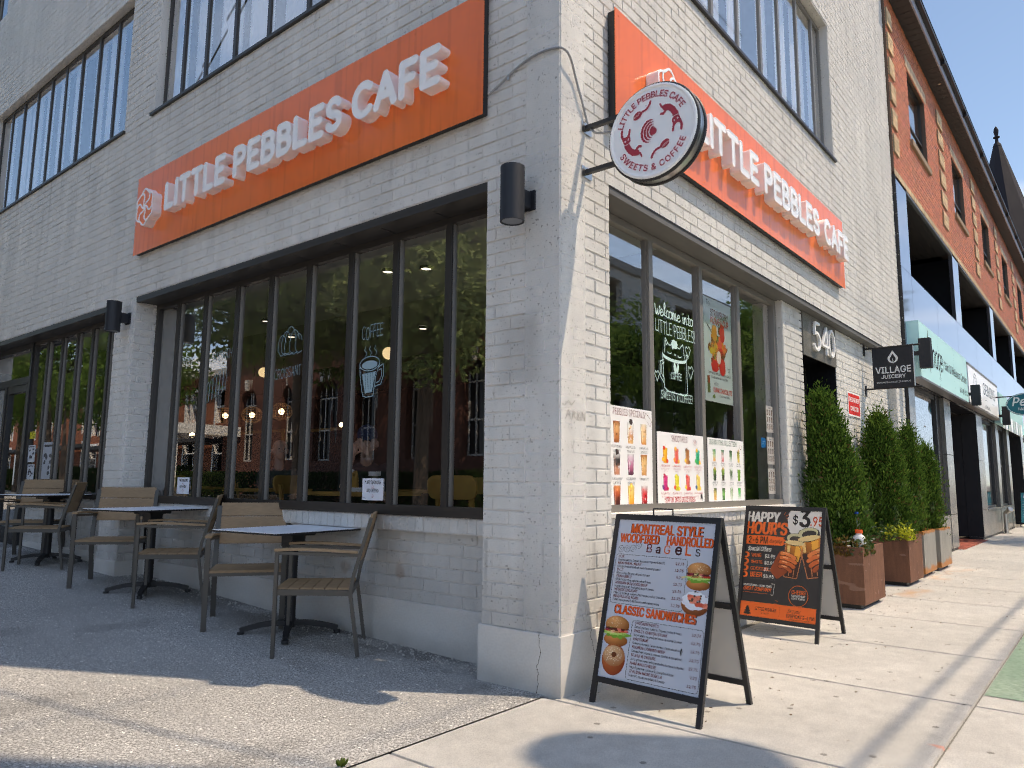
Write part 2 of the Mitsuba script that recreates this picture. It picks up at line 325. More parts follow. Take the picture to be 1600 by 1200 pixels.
# ------------------------------------------------------------------ ground (structure)
def ground_sheet():
    xs = np.r_[-60, -30, -16, -9.6, np.arange(-9, -.9, .5), -.93, -.09]; ys = np.r_[-40, -14, np.arange(-6.2, .36, .4), .6, 1.0]
    V = [(x, y, zg(x)) for y in ys for x in xs]; nx = len(xs)
    F = [(j * nx + i, j * nx + i + 1, (j + 1) * nx + i + 1, (j + 1) * nx + i) for j in range(len(ys) - 1) for i in range(nx - 1)]
    return np.array(V), np.array(F)
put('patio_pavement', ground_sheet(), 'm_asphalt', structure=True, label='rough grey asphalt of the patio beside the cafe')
put('ground', box(-400, 400, -400, 400, -0.4, -0.02), 'm_earth', structure=True, label='bare ground below the pavements')
sw = 'sidewalk'; counts[sw] = 1; labels[sw] = {'label': 'pale concrete sidewalk in slabs along the storefronts', 'kind': 'structure'}
scene[sw] = mikit.ply(box(-.085, 4.29, -6.2, 60, -0.2, -0.012), 'm_earth')
def slab(x0, x1, y0, y1):
    g = .004; b = .006
    v = [(x0 + g, y0 + g, -.012), (x1 - g, y0 + g, -.012), (x1 - g, y1 - g, -.012), (x0 + g, y1 - g, -.012),
         (x0 + g + b, y0 + g + b, 0), (x1 - g - b, y0 + g + b, 0), (x1 - g - b, y1 - g - b, 0), (x0 + g + b, y1 - g - b, 0)]
    f = [(4, 5, 6, 7), (0, 1, 5, 4), (1, 2, 6, 5), (2, 3, 7, 6), (3, 0, 4, 7)]
    return np.array(v), np.array(f)
yy = [-6.1, -4.9, -3.7, -2.45, -1.13, -.045] + [1.31 * k for k in range(1, 12)] + [15.7, 17.2, 18.7, 20.3, 22, 24, 27, 30, 35, 40, 50, 60]
for a, b in zip(yy[:-1], yy[1:]):
    for x0, x1 in ((-.085 if b < 0 else -.02, 1.72), (1.72, 3.0), (3.0, 4.15)):
        z = 0.15 * min(1, max(0, ((a + b) / 2 - 9) / 4)) * 0
        put('slab', slab(x0, x1, a, b), 'm_conc', sw)
put('kerb', box(4.15, 4.3, -6.2, 60, -.2, -.004), 'm_conc', sw)
put('road', cat([box(4.3, 16.0, -60, 90, -.2, -.13)]), 'm_road', structure=True, label='dark asphalt street in front of the shops')
put('road', box(-60, 4.3, -13.0, -6.2, -.06, -.012), 'm_road', structure=True, label='side street beside the patio')
put('far_sidewalk', box(16, 22, -20, 90, -.2, 0), 'm_conc', structure=True, label='concrete sidewalk across the main street')
put('painted_lane', (np.array([(1.735, 1.57, .004), (4.1, 1.57, .004), (4.1, 8.9, .004), (1.735, 8.9, .004)]), np.array([(0, 1, 2, 3)])), 'm_greenpaint', structure=True, label='worn green painted area on the sidewalk edge')

# ------------------------------------------------------------------ masonry
class Plane:
    def __init__(s, O, U, N): s.O, s.U, s.N = (np.array(a, float) for a in (O, U, N))
    def p(s, u, z, d=0.0): return s.O + s.U * u + np.array([0, 0, 1.]) * z + s.N * d
PL = Plane((0, 0, 0), (-1, 0, 0), (0, -1, 0)); PR = Plane((0, 0, 0), (0, 1, 0), (1, 0, 0))
BZ, PIT = .315, .0825
def brick_boxes(u0, u1, z0, z1, holes=(), L=.245, H=PIT, zb=BZ, seed=0, off=0.0):
    out = []; k0 = int(math.floor((z0 - zb) / H + 1e-6)); k1 = int(math.ceil((z1 - zb) / H - 1e-6)); r = np.random.default_rng(seed)
    for k in range(k0, k1):
        a, b = max(zb + k * H, z0), min(zb + (k + 1) * H, z1)
        if b - a < .02: continue
        spans = [(u0, u1)]; zm = (a + b) / 2
        for hu0, hu1, hz0, hz1 in holes:
            if hz0 < zm < hz1:
                n = []
                for s0, s1 in spans:
                    if hu0 > s0: n.append((s0, min(s1, hu0)))
                    if hu1 < s1: n.append((max(s0, hu1), s1))
                    if hu0 >= s1 or hu1 <= s0: n = n if (hu0 > s0 or hu1 < s1) else n
                spans = [q for q in n if q[1] - q[0] > .01]
        sh = off + (L / 2 if k % 2 else 0)
        for s0, s1 in spans:
            i = math.floor((s0 - sh) / L)
            while sh + i * L < s1 - 1e-6:
                x0, x1 = max(s0, sh + i * L), min(s1, sh + (i + 1) * L)
                if x1 - x0 > .025: out.append((x0, x1, a, b))
                i += 1
    return out
def brick_arrays(bs, pl, depth=.0, gap=.0045, back=.008, bev=.0025, seed=1, jit=.0012):
    """frusta: (n,8,3) vertices"""
    r = np.random.default_rng(seed); b = np.array(bs); n = len(b)
    u0, u1, z0, z1 = (b[:, i] for i in range(4)); d = depth + r.normal(0, jit, n)
    def c(i, du, dz, dd): 
        uu = (u0 + gap + du) if i in (0, 3) else (u1 - gap - du); zz = (z0 + gap + dz) if i in (0, 1) else (z1 - gap - dz)
        return pl.O + uu[:, None] * pl.U + zz[:, None] * np.array([0, 0, 1.]) + (d + dd)[:, None] * pl.N if np.ndim(dd) == 0 else None
    return np.stack([c(i, 0, 0, -back) for i in range(4)] + [c(i, bev, bev, 0.0) for i in range(4)], 1)
BF = np.array([(4, 5, 6, 7), (0, 1, 5, 4), (1, 2, 6, 5), (2, 3, 7, 6), (3, 0, 4, 7)]); BF = np.vstack([BF[:, [0, 1, 2]], BF[:, [0, 2, 3]]])
def bricks_mesh(V):
    return V.reshape(-1, 3), (BF[None] + (np.arange(len(V)) * 8)[:, None, None]).reshape(-1, 3)
def screen_size(V):
    x, y, z = xs_of(V[:, 4:]); ok = (z.min(1) > .1) & (x.max(1) > 0) & (x.min(1) < 1600) & (y.max(1) > 0) & (y.min(1) < 1200)
    area = (x.max(1) - x.min(1)) * (y.max(1) - y.min(1)); return np.where(ok, area, 0)
def wall_sheet(pl, u0, u1, z0, z1, holes, depth, thick):
    g = sg.box(u0, z0, u1, z1)
    for h in holes: g = g.difference(sg.box(h[0], h[2], h[1], h[3]))
    m = extr(g, thick); return inplane(m, pl.p(0, 0, depth - thick), pl.U, (0, 0, 1), pl.N)
cafe = thing('cafe_building', 'pale grey painted brick corner building with the cafe on its ground floor', 'building')
pool = []                                   # (key of wall, brick array)
def masonry(name, pl, u0, u1, z0, z1, holes=(), depth=0.0, thick=.25, seed=0, zbrick=None, off=0.0, bed=.0075):
    w = put(name, wall_sheet(pl, u0, u1, z0, z1, holes, depth - bed, thick), 'm_paint', cafe)
    bs = brick_boxes(u0, u1, z0, min(z1, zbrick or z1), holes, seed=seed, off=off)
    if bs: pool.append((w, brick_arrays(bs, pl, depth, seed=seed + 5)))
    return w
LZ = 3.037
ZW0 = BZ + 7 * PIT                          # .8925 sill line
L_HOLES = [(.573, 5.46, 0, LZ), (5.93, 10.7, 0, LZ), (.9, 5.38, 5.06, 6.76), (6.1, 10.9, 5.06, 6.76), (10.95, 13.5, 8.55, 9.6), (6.1, 10.7, 8.6, 9.6)]
masonry('wall', PL, 0, 13.5, BZ, 11.0, L_HOLES, zbrick=9.3, seed=1)
R_HOLES = [(.54, 8.30, 0, LZ), (.9, 5.70, 5.06, 6.82), (7.0, 7.01, 8.9, 8.91)]
masonry('wall', PR, 0, 8.86, BZ, 11.0, R_HOLES, zbrick=9.3, seed=2, off=.12)
masonry('wall', PL, .573, 5.46, BZ, .80, depth=-.28, thick=.15, seed=3)          # below the patio window
masonry('wall', PL, 5.93, 9.0, BZ, .80, depth=-.28, thick=.15, seed=4)
masonry('wall', Plane((-5.456, 0, 0), (0, 1, 0), (1, 0, 0)), 0.0, .25, BZ, LZ, thick=.1, seed=6, off=.06)
masonry('wall', PR, .54, 4.0, BZ, .87, depth=-.10, thick=.08, seed=7)
masonry('wall', PR, 4.0, 8.30, BZ, 2.99, [(4.58, 5.76, 0, 2.99)], depth=-.11, thick=.30, seed=8, off=.05)
masonry('wall', Plane((-.18, 3.996, 0), (1, 0, 0), (0, -1, 0)), 0, .07, BZ, 2.99, thick=.02, seed=9)
masonry('wall', Plane((-.11, 8.296, 0), (1, 0, 0), (0, -1, 0)), 0, .11, BZ, LZ, thick=.02, seed=10)
SZ = [screen_size(V) for _, V in pool]; cut = np.sort(np.concatenate(SZ))[-300]
for (w, V), s in zip(pool, SZ):
    for i in np.nonzero(s >= cut)[0]: put('brick', bricks_mesh(V[i:i + 1]), 'm_paint', w)
    rest = V[s < cut]
    if len(rest): put('brick_courses', bricks_mesh(rest), 'm_paint', w, stuff=True)
# soldier courses and plinths
def soldiers(name, pl, u0, u1, z0, z1, depth, n, thick=.12):
    w = put(name, inplane(extr(sg.box(u0, z0, u1, z1), thick), pl.p(0, 0, depth - .008 - thick), pl.U, (0, 0, 1), pl.N), 'm_paint', cafe)
    e = np.linspace(u0, u1, n + 1); V = brick_arrays([(a, b, z0, z1) for a, b in zip(e[:-1], e[1:])], pl, depth, seed=3, jit=.0015)
    for i in range(n): put('brick', bricks_mesh(V[i:i + 1]), 'm_paint', w)
soldiers('sill', PL, .573, 5.46, .795, .905, -.225, 60)
soldiers('sill', PL, 5.93, 9.0, .795, .905, -.225, 38)
soldiers('sill', PR, .54, 4.0, .845, .925, -.075, 42, .08)
put('plinth', box(-.585, .012, -.012, .5, -.1, .315), 'm_plinth', cafe)
put('plinth', box(-5.46, -.585, .265, .5, -.1, .315), 'm_plinth', cafe)
put('plinth', box(-5.94, -5.452, -.012, .5, -.1, .32), 'm_plinth', cafe)
put('plinth', box(-9.0, -5.94, .265, .5, -.1, .32), 'm_plinth', cafe)
put('plinth', box(-13.5, -10.7, -.012, .5, -.1, .35), 'm_plinth', cafe)
put('plinth', cat([box(-.3, .013, .5, .54, -.1, .31), box(-.3, -.092, .54, 4.58, -.1, .31), box(-.3, -.092, 5.76, 8.3, -.1, .31), box(-.3, .012, 8.3, 8.86, -.1, .31)]), 'm_plinth', cafe)
put('stone_sill', box(-.24, -.055, .54, 4.0, .925, .95), 'm_plinth', cafe)
put('roof', box(-13.4, -.1, .1, 11.8, 10.7, 10.9), 'm_eave', cafe)
put('party_wall', cat([box(-13.4, -.3, 8.6, 8.85, 0, 10.8), box(-13.5, -13.3, .3, 8.8, 0, 10.8)]), 'm_room', cafe)
put('floor_plate', cat([box(-13.3, -.26, .27, 8.6, 3.25, 3.6), box(-13.3, -.26, .27, 8.6, 7.2, 7.5)]), 'm_room', cafe)
# the recess over the shop windows: fascia and soffit panels
for a, b in ((.575, 5.458), (5.932, 10.698)):
    put('window_fascia', box(-b, -a, .004, .04, 2.975, LZ - .002), 'm_bronze', cafe)
    e = np.linspace(a, b, 10)
    for i in range(9): put('soffit_panel', box(-e[i + 1] + .005, -e[i] - .005, .04, .262, 2.982, 2.998), 'm_soffit', cafe)
put('soffit', box(-.30, -.002, .542, 8.298, 2.99, LZ - .002), 'm_soffitgrey', cafe)
put('lintel_edge', box(-.02, .0045, .545, 8.29, LZ - .003, LZ + .006), 'm_bronze', cafe)

# ------------------------------------------------------------------ windows of the cafe
def window(pl, us, z0, z1, d, fw=.055, fd=.06, gd=-.03, mat='m_bronze', gmat='m_glass', head=.05, sill=.07, skip=()):
    w = newkey(cafe + '__window'); P = lambda u, z, dd: pl.p(u, z, dd)
    def bx(u0, u1, a, b, d0, d1):
        q = np.array([P(u0, a, d0), P(u1, b, d1)]); lo, hi = q.min(0), q.max(0); return box(lo[0], hi[0], lo[1], hi[1], lo[2], hi[2])
    put('frame', cat([bx(us[0], us[-1], z0, z0 + sill, d - fd, d + .012), bx(us[0], us[-1], z1 - head, z1, d - fd, d), bx(us[0], us[0] + fw, z0 + sill, z1 - head, d - fd, d), bx(us[-1] - fw, us[-1], z0 + sill, z1 - head, d - fd, d)]), mat, w)
    for u in us[1:-1]:
        put('mullion', bx(u - fw / 2, u + fw / 2, z0 + sill, z1 - head, d - fd, d + .003), mat, w)
        put('glazing_bead', cat([bx(u - fw / 2 - .007, u - fw / 2 - .001, z0 + sill, z1 - head, d - fd, d - .016), bx(u + fw / 2 + .001, u + fw / 2 + .007, z0 + sill, z1 - head, d - fd, d - .016)]), 'm_alu', w)
    r = np.random.default_rng(int(us[0] * 100))
    for i, (a, b) in enumerate(zip(us[:-1], us[1:])):
        if i in skip: continue
        a, b = a + .02, b - .02; k = r.normal(0, .0016 if gmat == 'm_glass' else .003, 4)
        q = np.array([P(a, z0 + .05, d + gd + k[0]), P(b, z0 + .05, d + gd + k[1]), P(b, z1 - .03, d + gd + k[2]), P(a, z1 - .03, d + gd + k[3])])
        put('pane', (q, np.array([(0, 1, 2), (0, 2, 3)])), gmat, w)
    return w
UL = [.573, 1.115, 1.665, 2.19, 2.745, 3.30, 3.85, 4.43, 4.97, 5.46]
window(PL, UL, .905, 2.982, -.22)
UL0 = [5.93, 6.60, 7.07, 7.52, 8.0, 8.49, 8.98]
window(PL, UL0, .905, 2.982, -.22)
window(PR, [.54, 1.40, 2.255, 3.035, 4.0], .95, 2.985, -.18, fw=.06, mat='m_alu', sill=.05)
window(PL, [.9, 1.5, 2.2, 2.75, 3.36, 3.95, 4.50, 4.98, 5.38], 5.06, 6.75, -.09, mat='m_bronze', gmat='m_glassup', fw=.045, fd=.03, gd=-.012)
window(PL, [6.10, 6.70, 7.25, 7.80, 8.33, 8.84, 9.38, 9.92, 10.42, 10.9], 5.06, 6.75, -.09, gmat='m_glassup', fw=.045, fd=.03, gd=-.012)
window(PL, [6.1, 6.9, 7.7, 8.6, 9.6, 10.7], 8.6, 9.6, -.09, gmat='m_glassup'); window(PL, [10.95, 11.8, 12.6, 13.5], 8.55, 9.6, -.09, gmat='m_glassup')
window(PR, [.9, 1.3, 1.88, 2.46, 3.05, 3.65, 4.20, 4.82, 5.39, 5.70], 5.06, 6.81, -.10, mat='m_alu', gmat='m_glassup', fw=.045, fd=.03, gd=-.012)
for a, b, pl in ((.86, 5.42, PL), (6.06, 10.92, PL), (.86, 5.74, PR)):
    q = np.array([pl.p(a, 5.03, -.12), pl.p(b, 5.058, .03)]); lo, hi = q.min(0), q.max(0)
    put('window_ledge', box(lo[0], hi[0], lo[1], hi[1], lo[2], hi[2]), 'm_bronze', cafe)
def curtain(pl, u0, u1, z0, z1, d):
    n = int((u1 - u0) / .035) + 2; u = np.linspace(u0, u1, n); dd = d + .018 * np.sin(u * 46) + .008 * np.sin(u * 113)
    v = np.array([pl.p(a, z0, x) for a, x in zip(u, dd)] + [pl.p(a, z1, x) for a, x in zip(u, dd)])
    f = np.array([(i, i + 1, n + i + 1, n + i) for i in range(n - 1)]); put('curtain', (v, f), 'm_curtain', cafe, smooth=True)
rc = np.random.default_rng(3)
for pl, us in ((PL, [.9, 1.5, 2.2, 2.75, 3.36, 3.95, 4.50, 4.98, 5.38]), (PL, [6.1, 6.7, 7.25, 7.8, 8.33, 8.84, 9.38, 9.92, 10.42, 10.9]), (PR, [.9, 1.88, 2.46, 3.05, 3.65, 4.20, 4.82, 5.39, 5.7])):
    for a, b in zip(us[:-1], us[1:]):
        c = a + .08 + rc.random() * .15; w = (b - a) * (.5 + .5 * rc.random()); curtain(pl, c, min(c + w, b - .02), 5.12 + rc.random() * .30, 6.8, -.20 - rc.random() * .06)
# side door of the cafe, far left
w = newkey(cafe + '__door')
put('frame', cat([box(-9.04, -8.98, .2, .28, .2, 2.98), box(-9.04, -10.7, .2, .28, 2.42, 2.52), box(-10.7, -10.62, .2, .28, .2, 2.98), box(-10.7, -9.0, .2, .28, 2.9, 2.98), box(-9.95, -9.87, .2, .28, .2, 2.45)]), 'm_black', w)
put('leaf', cat([box(-9.87, -9.80, .21, .27, .27, 2.42), box(-9.12, -9.04, .21, .27, .27, 2.42), box(-9.87, -9.04, .21, .27, .27, .48), box(-9.87, -9.04, .21, .27, 2.32, 2.42)]), 'm_black', w)
for q in ((-9.80, -9.12, .48, 2.32), (-10.6, -9.05, 2.52, 2.9), (-10.6, -9.97, .35, 2.42)):
    put('pane', (np.array([(q[0], .245, q[2]), (q[1], .245, q[2]), (q[1], .246, q[3]), (q[0], .246, q[3])]), np.array([(0, 1, 2), (0, 2, 3)])), 'm_glass', w)
put('handle', rod((-9.16, .17, 1.05), (-9.16, .17, 1.45), .012), 'm_steel', w)
# doorway under the number panel, dark passage behind
w = newkey(cafe + '__doorway')
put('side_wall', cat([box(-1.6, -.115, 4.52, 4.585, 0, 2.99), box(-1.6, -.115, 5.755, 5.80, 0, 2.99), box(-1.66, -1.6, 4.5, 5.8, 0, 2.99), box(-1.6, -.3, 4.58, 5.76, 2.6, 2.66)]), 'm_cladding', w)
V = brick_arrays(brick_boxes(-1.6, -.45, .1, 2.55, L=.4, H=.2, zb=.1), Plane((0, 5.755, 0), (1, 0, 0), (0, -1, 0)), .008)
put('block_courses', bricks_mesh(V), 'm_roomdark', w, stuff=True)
# ------------------------------------------------------------------ cafe interior
put('interior_floor', box(-13.3, -.3, .3, 8.6, .05, .30), 'm_tile', cafe)
put('interior_ceiling', box(-13.3, -.30, 1.81, 8.6, 3.12, 3.16), 'm_ceiling', cafe)
put('window_bulkhead', box(-13.3, -.30, .29, 1.80, 3.0, 3.2), 'm_bulkhead', cafe)
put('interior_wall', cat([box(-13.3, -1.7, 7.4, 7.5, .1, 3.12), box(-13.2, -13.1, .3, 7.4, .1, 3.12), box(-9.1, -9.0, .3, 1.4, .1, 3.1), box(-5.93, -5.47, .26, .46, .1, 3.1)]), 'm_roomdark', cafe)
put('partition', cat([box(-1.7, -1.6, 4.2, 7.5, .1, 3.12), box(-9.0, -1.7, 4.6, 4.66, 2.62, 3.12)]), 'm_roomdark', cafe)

# ------------------------------------------------------------------ the two long storefront signs
def logo_polys(r):
    t = np.linspace(0, 2 * math.pi, 97)[:-1]; rr = r * (0.93 + 0.07 * np.cos(6 * t)); out = sg.Polygon(np.stack([rr * np.cos(t + .5), rr * np.sin(t + .5)], 1))
    lines = []
    for k in range(6):
        a0 = k * math.pi / 3 + .5; q = np.linspace(0, 1, 14)
        lines.append(sg.LineString([(r * (.06 + .86 * x) * math.cos(a0 + 1.25 * math.sin(x * 2.6) * (1 - .35 * x)), r * (.06 + .86 * x) * math.sin(a0 + 1.25 * math.sin(x * 2.6) * (1 - .35 * x))) for x in q]))
    spir = shapely.union_all([l.buffer(r * .045) for l in lines]).intersection(out)
    return out, out.difference(out.buffer(-r * .09)).union(spir)
def long_sign(pl, u0, u1, z0, z1, text, tx, tz, th, lx, lz, lr, lab):
    k = thing('storefront_sign', lab, 'sign')
    F = lambda m, d: inplane(m, pl.p(0, 0, d), pl.U, (0, 0, 1), pl.N)
    e = np.linspace(u0, u1, 5)
    for a, b in zip(e[:-1], e[1:]): put('panel', F(extr(sg.box(a + .0006, z0, b - .0006, z1), .006), .062), 'm_orange', k)
    put('panel_back', F(extr(sg.box(u0 + .012, z0 + .012, u1 - .012, z1 - .012), .055), .006), 'm_black', k)
    scr = cat([F(moved(trimesh.creation.cylinder(.006, .003, sections=8), a, b), .0695) for a in np.linspace(u0 + .05, u1 - .05, 9) for b in (z0 + .04, z1 - .04)])
    put('screw', scr, 'm_orange', k)
    flip = pl.U[0] < 0                                                   # on the patio wall u runs right to left
    for word, (a, b) in zip(text.split(), tx):
      a, b = min(a, b) + .030, max(a, b) - .030; n = len(word); kx = (b - a - .080 * (n - 1)) / (sum(GL[c][0] for c in word) * th); x = 0
      for ch in word:
        gw, ls = GL[ch]; g = shapely.union_all([sg.LineString([(x + p * th * kx, q * th) for p, q in l]).buffer(.030, quad_segs=5) for l in ls]); x += gw * th * kx + .080
        g = affinity.translate(affinity.scale(g, -1, 1, origin=(0, 0)), b, tz) if flip else affinity.translate(g, a, tz)
        g = g.simplify(.0008); D0, D1 = .0695, .158
        lk = put('letter', F(extr(g, D1 - D0), D0), 'm_return', k)
        put('face', F(extr(g.buffer(-.007), .003), D1 + .0005), 'm_white', lk)
        put('rim', F(extr(g.buffer(.002).difference(g.buffer(-.0055)), .007), D1 - .001), 'm_white', lk)
    o, lines = logo_polys(lr)
    o = affinity.translate(o, lx, lz); lines = affinity.translate(lines, lx, lz)
    lk = put('emblem', F(extr(o, .085), .0695), 'm_return', k)
    put('face', F(extr(o.buffer(-.004), .003), .155), 'm_orange', lk); put('line_work', F(extr(lines, .006), .1565), 'm_white', lk)
    return k
long_sign(PL, .56, 5.46, 3.462, 4.305, 'LITTLE PEBBLES CAFE', [(4.63, 3.515), (3.385, 1.88), (1.765, .853)], 3.766, .225, 5.06, 3.878, .20, 'long orange sign with raised white letters above the shaded patio windows')
long_sign(PR, .52, 5.66, 3.43, 4.245, 'LITTLE PEBBLES CAFE', [(1.53, 2.75), (2.88, 4.44), (4.60, 5.51)], 3.732, .225, 1.10, 3.845, .20, 'long orange sign with raised white letters on the sunlit street side')

# ------------------------------------------------------------------ round blade sign at the corner
k = thing('blade_sign', 'round white double sided sign with red cat emblem on two arms at the building corner', 'sign')
DC, DR_, DY0, DY1 = np.array([.495, 0, 3.125]), .283, .20, .305
def disc(r, y0, y1, r2=None):
    prof = [(0, 0), (r, 0), (r2 or r, y1 - y0), (0, y1 - y0)]; m = trimesh.creation.revolve(prof, sections=72)
    m.apply_transform(trimesh.transformations.rotation_matrix(-math.pi / 2, (1, 0, 0))); m.apply_translation((DC[0], y0, DC[2])); return m
put('can', disc(DR_ * .985, DY0 + .012, DY1 - .012), 'm_steel', k, smooth=40)
for j in range(2): put('rib', cat([disc(DR_ * .992, DY0 + .034 + j * .026, DY0 + .044 + j * .026)]), 'm_steel', k, smooth=40)
tor = trimesh.creation.torus(DR_ * .985, .011, major_sections=72, minor_sections=10); tor.apply_transform(trimesh.transformations.rotation_matrix(math.pi / 2, (1, 0, 0)))
for y in (DY0 + .012, DY1 - .012): put('edge_ring', moved(tor, DC[0], y, DC[2]), 'm_black', k, smooth=True)
rimp = [(.90 * DR_, -.004), (.935 * DR_, -.010), (.975 * DR_, -.006), (.985 * DR_, .006), (.90 * DR_, .006)]
rm = trimesh.creation.revolve([(a, b) for a, b in rimp] + [rimp[0]], sections=72); rm.apply_transform(trimesh.transformations.rotation_matrix(-math.pi / 2, (1, 0, 0))); rm.apply_translation((DC[0], DY0, DC[2]))
put('front_rim', rm, 'm_white', k, smooth=40)
put('face', disc(DR_ * .91, DY0 - .002, DY0 + .008), 'm_white', k)
P_ = Print((DC[0], DY0 - .003, DC[2]), (1, 0, 0), (0, 0, 1)); RED = S(168, 52, 66); WHT = S(235, 235, 240)
def ringtext(t, r, h, a0, a1, inner=False):
    n = len(t); ws = [max(.28, text_poly(c, True)[0][:, 0].max() if c != ' ' else .32) for c in t]; tot = sum(ws) + .12 * (n - 1); x = 0
    for c, w_ in zip(t, ws):
        f = (x + w_ / 2) / tot; a = math.radians(a0 + (a1 - a0) * f)
        if c != ' ': P_.text(c, r * math.cos(a) , r * math.sin(a), h, RED, 2, bold=True, anchor='c', rot=(a - math.pi / 2) if not inner else (a + math.pi / 2))
        x += w_ + .12
ringtext('LITTLE PEBBLES CAFE', DR_ * .70, DR_ * .125, 162, 25); ringtext('SWEETS & COFFEE', DR_ * .82, DR_ * .125, 205, 335, True)
def cat_shape(cx, cy, s, rot, mir=1):
    body = sg.LineString([(-.02, .20), (-.03, .06), (.02, -.10), (.10, -.22), (.20, -.27)]).buffer(.085)
    parts = [body, ell(0.0, .24, .125, .115), sg.Polygon([(-.12, .27), (-.13, .44), (-.02, .34)]), sg.Polygon([(.02, .34), (.12, .42), (.12, .26)]), sg.LineString([(.16, -.20), (.30, -.12), (.36, -.15)]).buffer(.035), sg.LineString([(.22, -.28), (.30, -.34), (.31, -.44)]).buffer(.026),
             sg.LineString([(-.09, .28), (-.115, .46), (-.07, .58)]).buffer(.036), sg.LineString([(.10, .36), (.17, .50)]).buffer(.030)]
    g = shapely.union_all(parts); eyes = shapely.union_all([ell(-.05, .235, .028, .028), ell(.055, .25, .026, .026), sg.LineString([(-.10, .135), (.0, .115), (.10, .145)]).buffer(.011)])
    fx = lambda q: affinity.translate(affinity.rotate(affinity.scale(q, s * mir, s, origin=(0, 0)), rot, origin=(0, 0)), cx, cy)
    P_.poly(fx(g.difference(eyes)), RED, 2)
cat_shape(-.150, -.060, .205, 14); cat_shape(.140, .070, .205, 194)
def shell(cx, cy, s):
    for j, rr in enumerate((1.0, .80, .60, .40, .22)):
        g = ell(.34 - rr * .42 + .12, 0, rr * .52, rr * .70).difference(ell(.34 - rr * .42 + .24, 0, rr * .50, rr * .64)) if rr > .3 else ell(.36, -.02, .20, .22)
        P_.poly(affinity.translate(affinity.rotate(affinity.scale(g, s, s, origin=(0, 0)), -12, origin=(0, 0)), cx, cy), RED, 2)
shell(-.022, .004, .098)
def bean(cx, cy, rot, s):
    fx = lambda q: affinity.translate(affinity.rotate(affinity.scale(q, s, s, origin=(0, 0)), rot, origin=(0, 0)), cx, cy)
    b = ell(0, 0, .55, .36); cutr = shapely.union_all([sg.LineString([(-.6, .10), (0, -.02), (.6, .12)]).buffer(.03), sg.LineString([(-.5, .20), (0, .10), (.5, .22)]).buffer(.02)])
    P_.poly(fx(b.difference(cutr)), RED, 2)
    P_.poly(fx(shapely.union_all([sg.LineString([(.62, -.1), (1.0, -.22), (1.5, -.10), (1.75, .12)]).buffer(.11), ell(1.2, .12, .05, .05)])), RED, 2)
bean(-.088, .118, 32, .058); bean(.080, -.100, 212, .058)
P_.build('print', k)
for z in (3.315, 3.03):
    put('arm', cat([bar((.006, .262, z), (.30, .262, z), .03, .026)]), 'm_black', k)
    b = put('wall_bracket', box(.0, .008, .215, .325, z - .035, z + .035), 'm_steel', k)
    for yb in (.232, .308): put('bolt', rod((.008, yb, z + .012), (.02, yb, z + .012), .009, 6), 'm_steel', b)
k = thing('electrical_conduit', 'thin grey flexible conduit looping round the corner from the orange sign to the round sign', 'conduit')
def spline(pts, n=60):
    from scipy.interpolate import CubicSpline
    p = np.array(pts, float); t = np.r_[0, np.cumsum(np.linalg.norm(np.diff(p, axis=0), axis=1))]; return CubicSpline(t, p)(np.linspace(0, t[-1], n))
put('conduit', tube(spline([(-.535, -.03, 3.60), (-.42, -.016, 3.665), (-.25, -.014, 3.73), (-.06, -.014, 3.735), (.02, .0, 3.715), (.022, .12, 3.60), (.02, .20, 3.46), (.022, .262, 3.345), (.08, .262, 3.265), (.19, .262, 3.235), (.235, .262, 3.20)], 90), .0072, 8), 'm_cable', k, smooth=True)
put('strap', box(-.40, -.385, -.018, .0, 3.655, 3.69), 'm_steel', k)

# wall lights on the patio side
def wall_light(x, z0, z1, r, lab):
    k = thing('wall_light', lab, 'wall lamp', None)
    prof = [(0, 0.012), (r * .86, .012), (r * .88, 0), (r, 0), (r, z1 - z0), (r * .88, z1 - z0), (r * .86, z1 - z0 - .012), (0, z1 - z0 - .012)]
    put('cylinder_shade', moved(trimesh.creation.revolve(prof, sections=40), x, -.155, z0), 'm_lampblack', k, smooth=35)
    put('lens', moved(trimesh.creation.cylinder(r * .85, .004, sections=32), x, -.155, z0 + .006), 'm_zinc', k)
    put('neck', box(x - .028, x + .028, -.09, -.012, (z0 + z1) / 2 - .05, (z0 + z1) / 2 + .05), 'm_lampblack', k); put('wall_plate', box(x - .055 , x + .055, -.014, -.001, (z0 + z1) / 2 - .06, (z0 + z1) / 2 + .06), 'm_lampblack', k)
wall_light(-.235, 2.65, 2.985, .072, 'black cylinder wall lamp on the pier near the building corner')
wall_light(-5.60, 2.66, 2.975, .072, 'black cylinder wall lamp on the pillar between the two patio windows')

